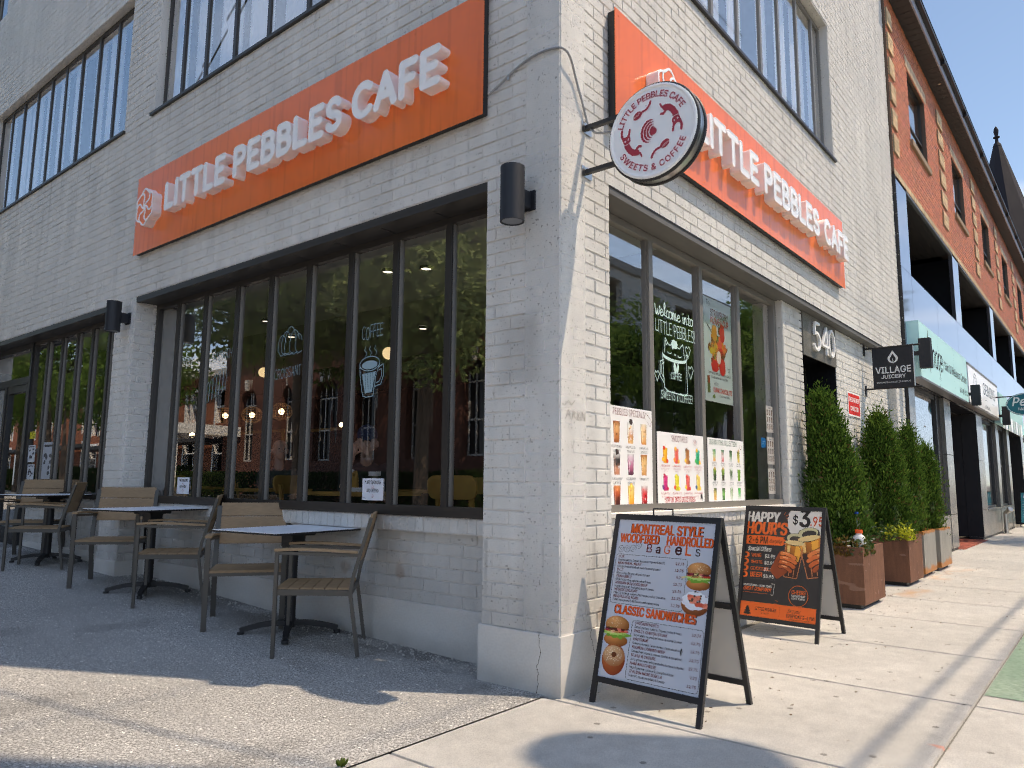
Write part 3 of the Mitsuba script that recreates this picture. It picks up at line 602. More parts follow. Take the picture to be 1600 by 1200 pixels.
# ------------------------------------------------------------------ patio furniture
def local(parts, x, y, z, a):
    return [(n, moved(m, x, y, z, a), mt, sm) for n, m, mt, sm in parts]
def chair_parts():
    P = []; W, Dp = .268, .265
    for s in (-1, 1):
        y = s * W
        P.append(('front_leg', cat([bar((Dp, y, 0), (Dp, y, .645), .022, .036, (0, 1, 0))]), 'm_chairmetal', False))
        P.append(('rear_leg', cat([bar((-Dp, y, 0), (-.205, y, .40), .022, .038, (0, 1, 0)), bar((-.205, y, .392), (-.225, y, .52), .022, .037, (0, 1, 0)), bar((-.2245, y, .512), (-.325, y, .875), .022, .036, (0, 1, 0))]), 'm_chairmetal', False))
        P.append(('arm_rail', bar((Dp + .011, y, .652), (-.255, y, .635), .024, .020), 'm_chairmetal', False))
        ar = spline([(Dp + .015, y, .669), (.10, y, .674), (-.10, y, .664), (-.245, y, .655)], 9)
        P.append(('armrest', cat([bar(a, b, .048, .016) for a, b in zip(ar[:-1], ar[1:])]), 'm_slat', False))
        P.append(('side_rail', bar((Dp, y * .985, .405), (-.21, y * .985, .395), .020, .036), 'm_chairmetal', False))
    P.append(('front_rail', bar((Dp - .005, -W, .405), (Dp - .005, W, .405), .020, .038), 'm_chairmetal', False)); P.append(('rear_rail', bar((-.205, -W, .395), (-.205, W, .395), .02, .034), 'm_chairmetal', False))
    for i in range(6):
        x = .235 - i * .079; P.append(('seat_slat', box(x - .0365, x + .0365, -W + .013, W - .013, .412 - .006 * abs(i - 2.5) / 2.5 + .004, .428), 'm_slat', False))
    d = np.array([-.1005, 0, .363]); d /= np.linalg.norm(d)
    for i in range(3):
        c = np.array([-.2245, 0, .512]) + d * (.125 + i * .112); P.append(('back_slat', bar(c + (0.002, -W + .012, 0), c + (0.002, W - .012, 0), .014, .106, tuple(d)), 'm_slat', False))
    return P
CH = chair_parts()
CHD = [mikit.ply(m, mt, smooth=sm) for n, m, mt, sm in CH]
def place(parts, dicts, root, x, y, z, a):
    tw = T().translate([x, y, z]).rotate([0, 0, 1], math.degrees(a))
    for (n, m, mt, sm), d in zip(parts, dicts): scene[newkey(root + '__' + n)] = {**d, 'to_world': tw}
D2 = math.radians
for x, y, a, lab in ((-1.845, -.18, 226, 'slatted wood armchair nearest the street corner, right of the nearest table'), (-2.85, -.13, -36, 'slatted wood armchair half behind the nearest patio table, its back towards the wall'),
                     (-3.93, -.16, 236, 'slatted wood armchair turned sideways between the nearest and the middle patio table'), (-5.06, -.20, -40, 'slatted wood armchair standing in front of the pillar at the left of the middle table'),
                     (-6.57, -.30, 238, 'slatted wood armchair seen from the side, at the right of the farthest patio table'), (-7.55, -.10, -42, 'slatted wood armchair behind the farthest patio table at the left edge')):
    k = thing('patio_armchair', lab, 'chair', 'armchairs on the patio'); place(CH, CHD, k, x, y, zg(x), D2(a))
def table_parts(hx, hy):
    P = []; g = rect(-hx, -hy, hx, hy, .006)
    P.append(('tabletop', moved(extr(g, .004), 0, 0, .746), 'm_tabletop', False)); P.append(('top_edge', moved(extr(g.buffer(-.0005), .0115), 0, 0, .734), 'm_black', False))
    P.append(('top_bracket', cat([box(-.11, .11, -.11, .11, .70, .733), box(-.06, .06, -.06, .06, .62, .70)]), 'm_black', False)); P.append(('column', moved(trimesh.creation.cylinder(.038, .62, sections=24), 0, 0, .36), 'm_black', 40))
    for i in range(4):
        a = math.pi / 4 + i * math.pi / 2; c, s = math.cos(a), math.sin(a); arm = spline([(0, 0, .075), (.12 * c, .12 * s, .078), (.24 * c, .24 * s, .060), (.34 * c, .34 * s, .034)], 7)
        P.append(('base_arm', cat([bar(p, q, .05 - .003 * j, .034) for j, (p, q) in enumerate(zip(arm[:-1], arm[1:]))] + [moved(trimesh.creation.cylinder(.024, .022, sections=14), .335 * c, .335 * s, .011)]), 'm_black', False))
    return P
TB = table_parts(.345, .445); TBD = [mikit.ply(m, mt, smooth=sm) for n, m, mt, sm in TB]
for x, y, a, lab in ((-2.34, -.09, 6, 'pale topped pedestal table nearest the street corner'), (-4.43, -.15, 10, 'pale topped pedestal table in the middle of the patio row'), (-6.98, -.10, 12, 'pale topped pedestal table farthest down the patio, at the left edge')):
    k = thing('patio_table', lab, 'table', 'tables on the patio'); place(TB, TBD, k, x, y, zg(x), D2(a))

# ------------------------------------------------------------------ sandwich boards
BLK, ORG, MAR, GRY = S(22, 20, 20), S(222, 92, 34), S(108, 34, 26), S(56, 46, 46)
def sandwich_board(x, y, a, lab, W=.645, H=.968, Dp=.565, face=S(200, 203, 212), hb=.135, handle=True):
    k = thing('sandwich_board', lab, 'sandwich board'); q = Dp / 2
    prints = []
    for s in (1, -1):                                   # s=1 front
        par = newkey(k + '__' + ('front_panel' if s > 0 else 'rear_panel'))
        B = np.array([0, -s * q, 0.]); tp = np.array([0, -s * .014, H]); V = tp - B; L = np.linalg.norm(V); V /= L; U = np.array([s * 1.0, 0, 0]); N = np.cross(U, V)
        def pl(u0, u1, v0, v1, d0, d1):
            m = trimesh.creation.box((u1 - u0, v1 - v0, d1 - d0)); m.apply_translation(((u0 + u1) / 2, (v0 + v1) / 2, (d0 + d1) / 2)); m = inplane(m, B, U, V, N); return moved(m, x, y, zg(x), a)
        h = W / 2; put('frame', cat([pl(-h, -h + .026, 0, L, -.022, 0), pl(h - .026, h, 0, L, -.022, 0), pl(-h + .026, h - .026, L - .03, L, -.021, -.001), pl(-h + .026, h - .026, hb - .03, hb, -.021, -.001)]), 'm_black', par)
        if s < 0: put('cross_bar', pl(-h + .026, h - .026, L * .52, L * .52 + .03, -.03, -.012), 'm_black', par)
        put('board', pl(-h + .024, h - .024, hb - .004, L - .02, -.015, -.009), 'm_backpanel', par)
        ca, sa = math.cos(a), math.sin(a); R = np.array([[ca, -sa, 0], [sa, ca, 0], [0, 0, 1]]); O = R @ (B + U * (-h + .026) + V * hb - N * .009) + (x, y, zg(x))
        prints.append((par, Print(O, R @ U, R @ V), W - .052, L - .03 - hb))
    if handle:
        hp = [(-.085, 0, H - .01), (-.085, 0, H + .035), (.035, 0, H + .035), (.035, 0, H - .01)]; put('carry_handle', moved(cat([rod(p, q2, .004, 8) for p, q2 in zip(hp[:-1], hp[1:])]), x, y, zg(x), a), 'm_black', k)
    return k, prints
k, pr_ = sandwich_board(.487, .313, math.radians(-3.3), 'black A frame board with a white bagel menu at the building corner')
par, Q, w, h = pr_[0]
Y = lambda v: h * (1 - v); X = lambda u: w * u
Q.poly(sg.box(0, 0, w, h), S(198, 201, 210), 0)
def outlined(t, u, v, hh, width, col=ORG):
    Q.text(t, X(u) + .0012, Y(v) - .0012, hh, S(70, 28, 14), 1, width=X(width), bold=True, anchor='c'); Q.heavy(t, X(u), Y(v), hh, col, 2, .045, width=X(width) * .97, anchor='c')
outlined('MONTREAL STYLE', .51, .085, .050, .76); outlined('WOODFIRED', .245, .148, .046, .43); outlined('HANDROLLED', .76, .148, .046, .47)
for i, (u, v) in enumerate(((.06, .195), (.125, .193), (.19, .187), (.245, .165))): Q.ring(X(u), Y(v), .017, .019, .0018, GRY); Q.ring(X(u), Y(v), .007, .008, .0015, GRY)
for ch, u, s_, c, bd in (('B', .36, .046, MAR, 0), ('a', .455, .044, S(70, 30, 28), 1), ('G', .545, .044, ORG, 0), ('e', .66, .055, S(70, 30, 28), 1), ('L', .755, .052, ORG, 1), ('s', .85, .050, GRY, 0)): Q.text(ch, X(u), Y(.205), s_, c, 2, bold=bool(bd), anchor='c')
def menu_box(u0, u1, v0, v1, items, pu0, pu1):
    o = rect(X(u0), Y(v1), X(u1), Y(v0), .018); Q.poly(o.difference(o.buffer(-.0022)), BLK, 1); n = len(items); st = (v1 - v0 - .02) / n
    for i, (a, b, p) in enumerate(items):
        v = v0 + .024 + i * st; Q.heavy(a, X(pu0), Y(v), .0135, MAR, 2, .02, sx=.95)
        Q.text(b, X(pu0), Y(v + st * .47), .0108, S(48, 40, 42), 2, bold=True, width=min(X(pu1 - pu0) * .98, .0059 * len(b))); Q.text(p, X(pu1), Y(v + st * (.36 if i else .40)), .0135, MAR, 3, anchor='r', bold=True)
menu_box(.015, .765, .228, .545, [('LOX', 'Smoked salmon, Capers, Red onion, Tomato & Dill CC', '12.75'), ('MONTREAL MEAT', '125 gm Smoked Montreal meat, Pickles & Mustard', '12.75'), ('B.L.T', 'Mayo, Crispy Bacon, Lettuce & Tomato', '9.75'), ('TUNA MELT', 'OPEN FACED! Tuna salad & melted Cheese', '12.75'), ('KOREAN BULGOGI BEEF', 'Korean style beef, Gochujang mayo & cheese', '12.75'), ('VEGGIE DELIGHT', 'Plain CC, Lettuce, Tomato, Bell Pepper, onion, Cucumber', '11.75'), ('BBQ PULLED PORK', 'Pulled pork glazed in BBQ sauce with melted swiss', '12.75')], .045, .735)
outlined('CLASSIC SANDWICHES', .49, .605, .044, .84)
menu_box(.285, .985, .632, .985, [('CHICKEN PESTO', 'Grilled chicken, Lettuce, Tomato, Onion & Pesto', '12.75'), ('PHILLY CHEESE STEAK', 'Sliced steak, caramelized onions & melted Cheese', '12.75'), ('PASTRAMI', 'Pastrami, mustard, Swiss cheese, Caramelized onion', '12.75'), ('REUBEN CORNED BEEF', 'Corned beef, mustard, cheese, Pickles & Sauerkraut', '12.75'), ('STEAK & CHEESE', 'Juicy grilled steak with caramelized onions & cheddar', '12.75'), ('HAM AND CHEESE', 'Black Forest Ham, cheese & caramelized Onion', '9.75'), ('ITALIAN MORTEDELLA', 'Pesto CC, sliced mortadella & Tomato', '12.75')], .315, .965)
def wob(x, y, rx, ry, n=26, amp=.16, seed=0):
    r = np.random.default_rng(seed); t = np.linspace(0, 2 * math.pi, n, endpoint=False); k_ = 1 + amp * (r.random(n) - .5) * 2; return sg.Polygon(np.stack([x + rx * k_ * np.cos(t), y + ry * k_ * np.sin(t)], 1)).buffer(0)
def bunshade(x, y, rx, ry, c0, c1):
    c0, c1 = np.array(c0), np.array(c1)
    def f(v2):
        d = np.clip(1 - np.hypot((v2[:, 0] - x + rx * .3) / (rx * 1.5), (v2[:, 1] - y - ry * .4) / (ry * 1.6)), 0, 1); return c1 + (c0 - c1) * d[:, None]
    return f
def gridpoly(Qp, g, layer, shade, n=9):
    x0, y0, x1, y1 = g.bounds
    for i in range(n):
        for j in range(n):
            c = g.intersection(sg.box(x0 + (x1 - x0) * i / n, y0 + (y1 - y0) * j / n, x0 + (x1 - x0) * (i + 1) / n, y0 + (y1 - y0) * (j + 1) / n))
            for q in getattr(c, 'geoms', [c]):
                if isinstance(q, sg.Polygon): Qp.poly(q, (0, 0, 0), layer, shade)
def burger(Qp, x, y, s, seed, open_=False):
    r = np.random.default_rng(seed); BUN, BUD = S(222, 150, 84), S(128, 66, 24)
    if not open_:
        gridpoly(Qp, ell(x, y - .30 * s, .50 * s, .22 * s), 1, bunshade(x, y - .3 * s, .5 * s, .22 * s, BUN, BUD), 6)
        Qp.poly(wob(x, y - .10 * s, .55 * s, .13 * s, 34, .3, seed), S(120, 168, 56), 2); Qp.poly(wob(x - .05 * s, y - .07 * s, .45 * s, .07 * s, 30, .4, seed + 9), S(196, 222, 120), 3)
        Qp.poly(wob(x, y + .02 * s, .50 * s, .08 * s, 24, .2, seed + 1), S(196, 62, 40), 3); Qp.poly(wob(x - .02 * s, y + .08 * s, .50 * s, .07 * s, 24, .2, seed + 2), S(92, 40, 34), 4)
        for _ in range(9): Qp.poly(wob(x + r.normal() * .24 * s, y + .02 * s + r.normal() * .06 * s, .08 * s, .035 * s, 9, .3, int(r.integers(999))), [S(226, 128, 106), S(150, 50, 70), S(240, 214, 150), S(84, 120, 40)][int(r.integers(4))], 5)
        gridpoly(Qp, ell(x, y + .22 * s, .50 * s, .30 * s).intersection(sg.box(x - s, y + .10 * s, x + s, y + s)), 6, bunshade(x, y + .25 * s, .5 * s, .3 * s, S(234, 170, 104), BUD), 8)
        for _ in range(34):
            a, b = r.normal() * .2 * s, .12 * s + r.random() * .34 * s
            if (a / (.44 * s)) ** 2 + ((b - .2 * s) / (.27 * s)) ** 2 < 1: Qp.poly(ell(x + a, y + b, .013 * s, .009 * s, r.random() * 180), S(250, 232, 200), 7)
    else:
        gridpoly(Qp, ell(x, y - .08 * s, .52 * s, .40 * s), 1, bunshade(x, y, .52 * s, .4 * s, S(210, 140, 84), S(120, 62, 30)), 7); Qp.poly(wob(x, y + .02 * s, .48 * s, .30 * s, 30, .1, seed), S(240, 240, 244), 2)
        for _ in range(11): Qp.poly(wob(x + r.normal() * .18 * s, y + .08 * s + r.normal() * .10 * s, .15 * s, .075 * s, 11, .3, int(r.integers(999))), [S(232, 112, 84), S(214, 92, 66), S(246, 150, 120)][int(r.integers(3))], 3)
        for _ in range(10): Qp.poly(ell(x + r.normal() * .2 * s, y + .1 * s + r.normal() * .11 * s, .035 * s, .03 * s), S(58, 56, 40), 4)
burger(Q, X(.885), Y(.325), .135, 1); burger(Q, X(.875), Y(.475), .150, 4, True); burger(Q, X(.135), Y(.715), .150, 5)
gridpoly(Q, ell(X(.14), Y(.885), .072, .080), 1, bunshade(X(.14), Y(.885), .07, .08, S(206, 120, 66), S(130, 52, 26)), 9); gridpoly(Q, ell(X(.14), Y(.865), .068, .052), 3, bunshade(X(.14), Y(.86), .068, .055, S(226, 186, 140), S(160, 96, 52)), 8); Q.poly(ell(X(.14), Y(.857), .016, .013), S(110, 60, 34), 4)
for _ in range(60):
    a = rng.random() * 6.28; rr = .3 + .6 * rng.random(); Q.poly(ell(X(.14) + .062 * rr * math.cos(a), Y(.862) + .048 * rr * math.sin(a), .0022, .0015), S(250, 240, 220), 5)
Q.poly(sg.LineString([(X(.80), Y(.755)), (X(.795), Y(.775)), (X(.80), Y(.79))]).buffer(.003), BLK, 4)
Q.build('printed_menu', par, 'm_gloss')
k, pr_ = sandwich_board(.322, 2.62, math.radians(-4.0), 'A frame board with a dark beer glass poster and a big price', handle=False)
par, Q, w, h = pr_[0]
CRM, OR2, DK = S(226, 220, 210), S(240, 106, 34), S(44, 42, 44)
Q.poly(sg.box(0, 0, w, h), DK, 0)
Q.heavy('HAPPY', X(.0) - .012, Y(.115), .078, CRM, 2, .05, width=X(.46), slant=.06, clip=(0, w)); Q.heavy("HOUR'S", X(0) - .012, Y(.232), .094, OR2, 2, .05, width=X(.57), slant=.06, clip=(0, w))
Q.poly(sg.Polygon([(0, Y(.335)), (0, Y(.25)), (X(.30), Y(.245)), (X(.53), Y(.255)), (X(.51), Y(.27)), (X(.545), Y(.28)), (X(.52), Y(.30)), (X(.54), Y(.315)), (X(.50), Y(.335))]), OR2, 1)
Q.text('2-6 PM', X(.03), Y(.322), .052, BLK, 3, width=X(.27), bold=True); Q.text('Everyday', X(.325), Y(.312), .027, BLK, 3, width=X(.17), slant=.25)
Q.text('Special Offers:', X(.03), Y(.395), .034, CRM, 2, width=X(.33), slant=.25, bold=True)
for i, (a, b, hh) in enumerate((('WINE', '$3.95', .026), ('SHOTS', '$3.95', .024), ('COCKTAIL', '$7.95', .026), ('BEER', '$3.95', .036))):
    v = .452 + i * .062; Q.poly(ell(X(.02), Y(v) + .013, .027, .024).intersection(sg.box(0, 0, w, h)), OR2, 2); Q.poly(ell(X(.012), Y(v) + .013, .012, .013).intersection(sg.box(0, 0, w, h)), DK, 3); Q.text(a, X(.09), Y(v), hh, OR2, 2, sx=.85, bold=True); Q.text(b, X(.42), Y(v) - .003, .026, CRM, 2, anchor='r', sx=.85, bold=True); Q.line([(X(.08), Y(v + .018)), (X(.42), Y(v + .018))], .0012, S(110, 104, 100), 1)
Q.line([(X(.44), Y(.66)), (X(.44), Y(.40))], .001, S(110, 104, 100), 1)
Q.text('GOOD DRINKS + GOOD TIMES', X(.01), Y(.725), .015, CRM, 2, width=X(.40), bold=True); Q.text('GREAT COMPANY!', X(.015), Y(.765), .028, OR2, 2, width=X(.38), bold=True, slant=.2); Q.line([(X(.40), Y(.69)), (X(.44), Y(.69)), (X(.43), Y(.79)), (X(.40), Y(.79))], .0025, CRM, 1); Q.line([(X(.01), Y(.785)), (X(.36), Y(.785))], .002, OR2, 1)
circ = wob(X(.83), Y(.095), .165, .170, 60, .035, 3).intersection(sg.box(0, 0, w, h)); Q.poly(circ, CRM, 1)
Q.text('$', X(.615), Y(.125), .066, BLK, 3, sx=.8, bold=True); Q.heavy('3', X(.70), Y(.145), .128, BLK, 3, .03, width=X(.15)); Q.text('.95', X(.845), Y(.135), .070, S(206, 74, 26), 3, width=X(.175), bold=True, clip=(0, w)); Q.line([(X(.72), Y(.185)), (X(.80), Y(.175)), (X(.96), Y(.17))], .007, BLK, 3)
for u, v, a in ((.50, .04, 60), (.525, .055, 35), (.535, .075, 10), (.62, .255, 120), (.66, .26, 95), (.50, .845, 150), (.49, .865, 180), (.50, .885, 210)):
    Q.line([(X(u), Y(v)), (X(u) + .022 * math.cos(math.radians(a)), Y(v) + .022 * math.sin(math.radians(a)))], .003, OR2, 2)
def beer(x, y, s, rot, glass=DK):
    fx = lambda g: affinity.translate(affinity.rotate(affinity.scale(g, s, s, origin=(0, 0)), rot, origin=(0, 0)), x, y).intersection(sg.box(0, 0, w, h))
    gl = sg.Polygon([(-.30, .55), (.30, .55), (.20, -.55), (-.20, -.55)]); 
    def amber(v2):
        t = np.clip((v2[:, 1] - y + .4 * s) / (1.0 * s), 0, 1) * .75 + .25 * np.clip((v2[:, 0] - x) / (.3 * s), -1, 1); return np.array(S(90, 36, 10)) + (np.array(S(244, 150, 40)) - np.array(S(90, 36, 10))) * np.clip(t, 0, 1)[:, None]
    gridpoly(Q, fx(gl), 2, amber, 8); Q.poly(fx(ell(0, .62, .31, .20)), S(56, 50, 46), 3); Q.poly(fx(ell(0, .66, .27, .15).difference(ell(.02, .63, .2, .1))), S(206, 196, 150), 4); Q.poly(fx(ell(0, .52, .31, .075)), S(238, 206, 140), 5)
    Q.poly(fx(sg.Polygon([(-.245, .12), (.245, .12), (.20, -.55), (-.20, -.55)])), S(58, 30, 22), 3); Q.poly(fx(sg.Polygon([(.05, .44), (.24, .44), (.19, -.05), (.02, -.02)])), S(250, 176, 60), 3); Q.poly(fx(sg.Polygon([(-.22, .42), (-.12, .42), (-.13, .15), (-.20, .15)])), S(252, 206, 120), 4)
    for l in ([(-.30, .55), (-.20, -.55)], [(.30, .55), (.20, -.55)], [(-.2, -.55), (.2, -.55)], [(-.07, .0), (-.06, -.5)], [(.09, .0), (.08, -.5)]): Q.poly(fx(sg.LineString(l).buffer(.012)), S(196, 120, 76), 4)
    m_ = -1 if rot < 0 else 1
    Q.poly(fx(affinity.scale(sg.Polygon([(-.62, -.42), (-.40, .16), (-.28, .20), (-.20, .02), (-.18, -.40), (-.40, -.60)]).buffer(.05), -m_, 1, origin=(0, 0))), S(150, 66, 28), 5)
    for j in range(4):
        yy_ = .10 - j * .135; L_ = (.30, .34, .30, .22)[j]; f_ = sg.LineString([(-.36, yy_ + .05), (-.24, yy_ + .06), (-.24 + L_ * .7, yy_ + .0), (-.24 + L_, yy_ - .05)])
        Q.poly(fx(affinity.scale(f_.buffer(.070), -m_, 1, origin=(0, 0))), S(84, 34, 14), 6); Q.poly(fx(affinity.scale(f_.buffer(.056), -m_, 1, origin=(0, 0))), [S(232, 128, 62), S(222, 112, 50), S(204, 98, 42), S(176, 80, 34)][j], 7); Q.poly(fx(affinity.scale(sg.LineString([(-.30, yy_ + .075), (-.16, yy_ + .055)]).buffer(.016), -m_, 1, origin=(0, 0))), S(250, 176, 116), 8)
beer(X(.655), Y(.455), .25, -4); beer(X(.90), Y(.42), .28, 12)
Q.ring(X(.76), Y(.775), .075, .078, .0035, OR2, 2); Q.poly(ell(X(.76), Y(.775), .071, .074), DK, 7); Q.ring(X(.76), Y(.775), .075, .078, .0035, OR2, 8); Q.text('CHEERS', X(.76), Y(.76), .028, OR2, 8, width=X(.18), anchor='c', bold=True); Q.text('TO EVERYDAY', X(.76), Y(.785), .014, CRM, 8, width=X(.18), anchor='c', bold=True); Q.text('GOOD TIMES!', X(.76), Y(.808), .014, CRM, 8, width=X(.17), anchor='c', bold=True)
Q.poly(sg.box(0, 0, w, Y(.868)), OR2, 1)
for j, (ww, yy_) in enumerate(((.060, .0), (.046, .018), (.032, .034), (.020, .047))): Q.poly(ell(X(.10), .022 + yy_, ww / 2, .0095), BLK, 2)
Q.text('LITTLE PEBBLES', X(.20), .052, .024, BLK, 2, width=X(.29), bold=True); Q.text('C A F E', X(.34), .026, .014, BLK, 2, anchor='c'); Q.line([(X(.53), .02), (X(.53), Y(.885))], .001, S(150, 60, 20), 2); Q.text('See you', X(.63), .060, .028, BLK, 2, width=X(.16), slant=.25); Q.text('EVERYDAY 2-6 PM!', X(.62), .024, .026, BLK, 2, width=X(.36), bold=True); Q.line([(X(.65), .012), (X(.92), .015)], .002, BLK, 2)
Q.build('printed_poster', par, 'm_gloss')

# ------------------------------------------------------------------ things on the street side of the cafe
GX = -.21
def gp(pl_O, U): return Print(pl_O, U, (0, 0, 1))
def cup(Q, x, y, s, bands, seed=0, straw=None, top=None, garnish=None):
    r = np.random.default_rng(seed); n = len(bands); W0, W1, H = .30 * s, .22 * s, 1.0 * s
    g = sg.Polygon([(x - W1, y), (x + W1, y), (x + W0, y + H), (x - W0, y + H)]).buffer(.03 * s)
    cols = np.array([S(*b) for b in bands])
    def sh(v2):
        t = np.clip((v2[:, 1] - y) / H, 0, 1) * (n - 1); i = np.minimum(t.astype(int), n - 2); f = (t - i)[:, None]; c = cols[i] * (1 - f) + cols[i + 1] * f
        e = np.abs(v2[:, 0] - x) / W0; return c * (1.0 - .35 * np.clip(e, 0, 1)[:, None] ** 2)
    gridpoly(Q, g, 1, sh, 7)
    for _ in range(4): Q.poly(wob(x + r.normal() * .09 * s, y + H * (.2 + .65 * r.random()), .07 * s, .06 * s, 8, .35, int(r.integers(9999))), np.clip(cols[int(r.integers(n))] * (.55 + .8 * r.random()), 0, 1), 2)
    Q.poly(sg.Polygon([(x - W0 * .62, y + .1 * s), (x - W0 * .48, y + .1 * s), (x - W0 * .58, y + .9 * H), (x - W0 * .74, y + .9 * H)]), np.clip(cols.mean(0) * 1.5 + .12, 0, 1), 3)
    if straw: Q.line([(x + .05 * s, y + H * .9), (x + .08 * s, y + H * 1.35)], .035 * s, S(*straw), 0)
    if top: Q.poly(wob(x, y + H * 1.02, W0 * 1.0, .12 * s, 14, .2, seed), S(*top), 4)
    if garnish:
        for gx, gy, gc in garnish: Q.poly(wob(x + gx * s, y + gy * s, .16 * s, .15 * s, 12, .2, seed + 3), S(*gc), 4); Q.poly(ell(x + gx * s, y + gy * s, .08 * s, .075 * s), np.clip(np.array(S(*gc)) * 1.5, 0, 1), 5)
def tinytext(Q, t, x, y, h, col, wd): Q.text(t, x, y, h, col, 2, width=wd, anchor='c')
def board(name, lab, y0, y1, z0, z1, x=-.1725, col=(236, 234, 232)):
    k = thing(name, lab, 'poster'); put('sheet', box(x - .003, x, y0, y1, z0, z1), 'm_backpanel', k); Q = Print((x, y0, z0), (0, 1, 0), (0, 0, 1)); Q.poly(sg.box(0, 0, y1 - y0, z1 - z0), S(*col), 0); return k, Q, y1 - y0, z1 - z0
INK = S(74, 70, 72)
k, Q, w, h = board('menu_poster', 'white drinks poster of nine coffees, leftmost of the three in the street window', .56, 1.368, .955, 1.655)
Q.text('PEBBLES SPECIALS', w * .34, h * .915, .046, S(120, 54, 44), 2, width=w * .53); Q.poly(sg.Polygon([(w * .89, h * .97), (w * .99, h * .90), (w * .97, h * .84), (w * .87, h * .92)]).buffer(.003).difference(sg.Polygon([(w * .89, h * .97), (w * .99, h * .90), (w * .97, h * .84), (w * .87, h * .92)])), S(120, 54, 44), 2)
NINE = [((150, 84, 40), (206, 128, 62), (230, 180, 120), (170, 100, 50)), ((232, 190, 130), (206, 128, 50), (240, 232, 224), (240, 236, 230)), ((214, 140, 60), (236, 190, 130), (238, 200, 150), (240, 220, 190)), ((196, 130, 96), (210, 150, 120), (40, 34, 34), (60, 54, 54), (232, 226, 222)), ((60, 30, 44), (184, 96, 132), (214, 160, 186), (226, 220, 220)), ((210, 150, 84), (226, 180, 120), (236, 196, 130), (190, 120, 60)), ((66, 22, 14), (90, 34, 20), (196, 84, 40), (226, 150, 90)), ((240, 140, 40), (246, 180, 60), (244, 206, 110), (240, 216, 130)), ((70, 24, 24), (206, 34, 40), (214, 44, 48), (226, 220, 216))]
LBL = (('BISCOFF CARAMEL', 'LATTE'), ('NUTELLA', 'CHOCOLATE LATTE'), ('VANILLA', 'CHOCOLATE LATTE'), ('COOKIES & CREAM', 'LATTE'), ('BLUEBERRY', 'COCONUT CLOUD'), ('TIRAMISU LATTE', ''), ('ESPRESSO', 'FIZZ'), ('MANGO PASSION', 'FIZZ'), ('STRAWBERRY', 'HIBISCUS TEA'))
for i in range(9):
    cx, cy = w * (.40 + .225 * (i % 3)), h * (.655 - .305 * (i // 3)); cup(Q, cx, cy, .135, NINE[i], i, (150, 100, 60) if i in (6, 8) else None, None, [(.0, 1.0, (244, 200, 90))] if i == 7 else ([(.03, 1.08, (52, 42, 40))] if i in (1, 3) else None))
    tinytext(Q, LBL[i][0], cx, cy - .038, .016, INK, .13); 
    if LBL[i][1]: tinytext(Q, LBL[i][1], cx, cy - .066, .016, INK, .10)
Q.build('print', k)
k, Q, w, h = board('menu_poster', 'white smoothie poster with eight fruit drinks, middle one of the three in the street window', 1.442, 2.213, .957, 1.518)
Q.text('SMOOTHIES', w * .46, h * .885, .046, S(126, 60, 56), 2, width=w * .34, anchor='c'); Q.ring(w * .80, h * .90, .035, .022, .003, S(126, 60, 56)); Q.text('$8', w * .80, h * .885, .018, S(180, 60, 40), 3, anchor='c')
SM = [((240, 160, 30), (250, 190, 50)), ((230, 80, 70), (244, 130, 110)), ((200, 140, 80), (170, 110, 60)), ((40, 160, 80), (70, 190, 160)), ((200, 30, 110), (226, 70, 140)), ((214, 200, 30), (240, 226, 80)), ((222, 70, 70), (236, 120, 110)), ((236, 200, 80), (248, 224, 130))]
GA = [((240, 180, 40), (206, 60, 40)), ((240, 140, 40), (236, 170, 60)), ((236, 190, 60), (120, 80, 50)), ((60, 170, 70), (244, 180, 40)), ((110, 50, 120), (180, 40, 70)), ((214, 90, 60), (216, 206, 60)), ((236, 206, 60), (206, 70, 60)), ((50, 70, 120), (232, 196, 90))]
ST = ('GINGER MANGO BOOST', 'STRAWBERRY BANANA', 'COCOA PEANUT BUTTER', 'GREEN DETOX', 'ACAI SUPER POWER', 'FLOW PINEAPPLE', 'CRANBERRY TONIC', 'PINKY MANGO')
for i in range(8):
    cx, cy = w * (.155 + .235 * (i % 4)), h * (.60 - .36 * (i // 4)); cup(Q, cx, cy, .105, SM[i], 20 + i, (60, 60, 60), None, [(-.34, .22, GA[i][0]), (.30, .12, GA[i][1]), (-.15, 1.02, GA[i][1])])
    tinytext(Q, ST[i], cx, cy - .030, .013, S(190, 60, 70), .145); tinytext(Q, 'fresh fruit and milk blend', cx, cy - .05, .009, S(190, 120, 124), .13); tinytext(Q, 'over ice', cx, cy - .066, .009, S(190, 120, 124), .06)
Q.text("SIPPIN' INTO GOOD VIBES", w * .46, h * .085, .036, S(190, 44, 44), 2, width=w * .64, anchor='c', bold=True); Q.poly(ell(w * .93, h * .13, .018, .034), S(30, 30, 34), 2); Q.poly(ell(w * .925, h * .09, .014, .02), S(230, 226, 222), 3)
Q.build('print', k)
k, Q, w, h = board('menu_poster', 'white poster of twelve green matcha drinks, rightmost of the three in the street window', 2.292, 3.03, .957, 1.518)
Q.text('OUR MATCHA COLLECTION', w * .42, h * .90, .044, S(40, 96, 56), 2, width=w * .76, anchor='c'); Q.ring(w * .92, h * .90, .03, .02, .003, S(120, 70, 50))
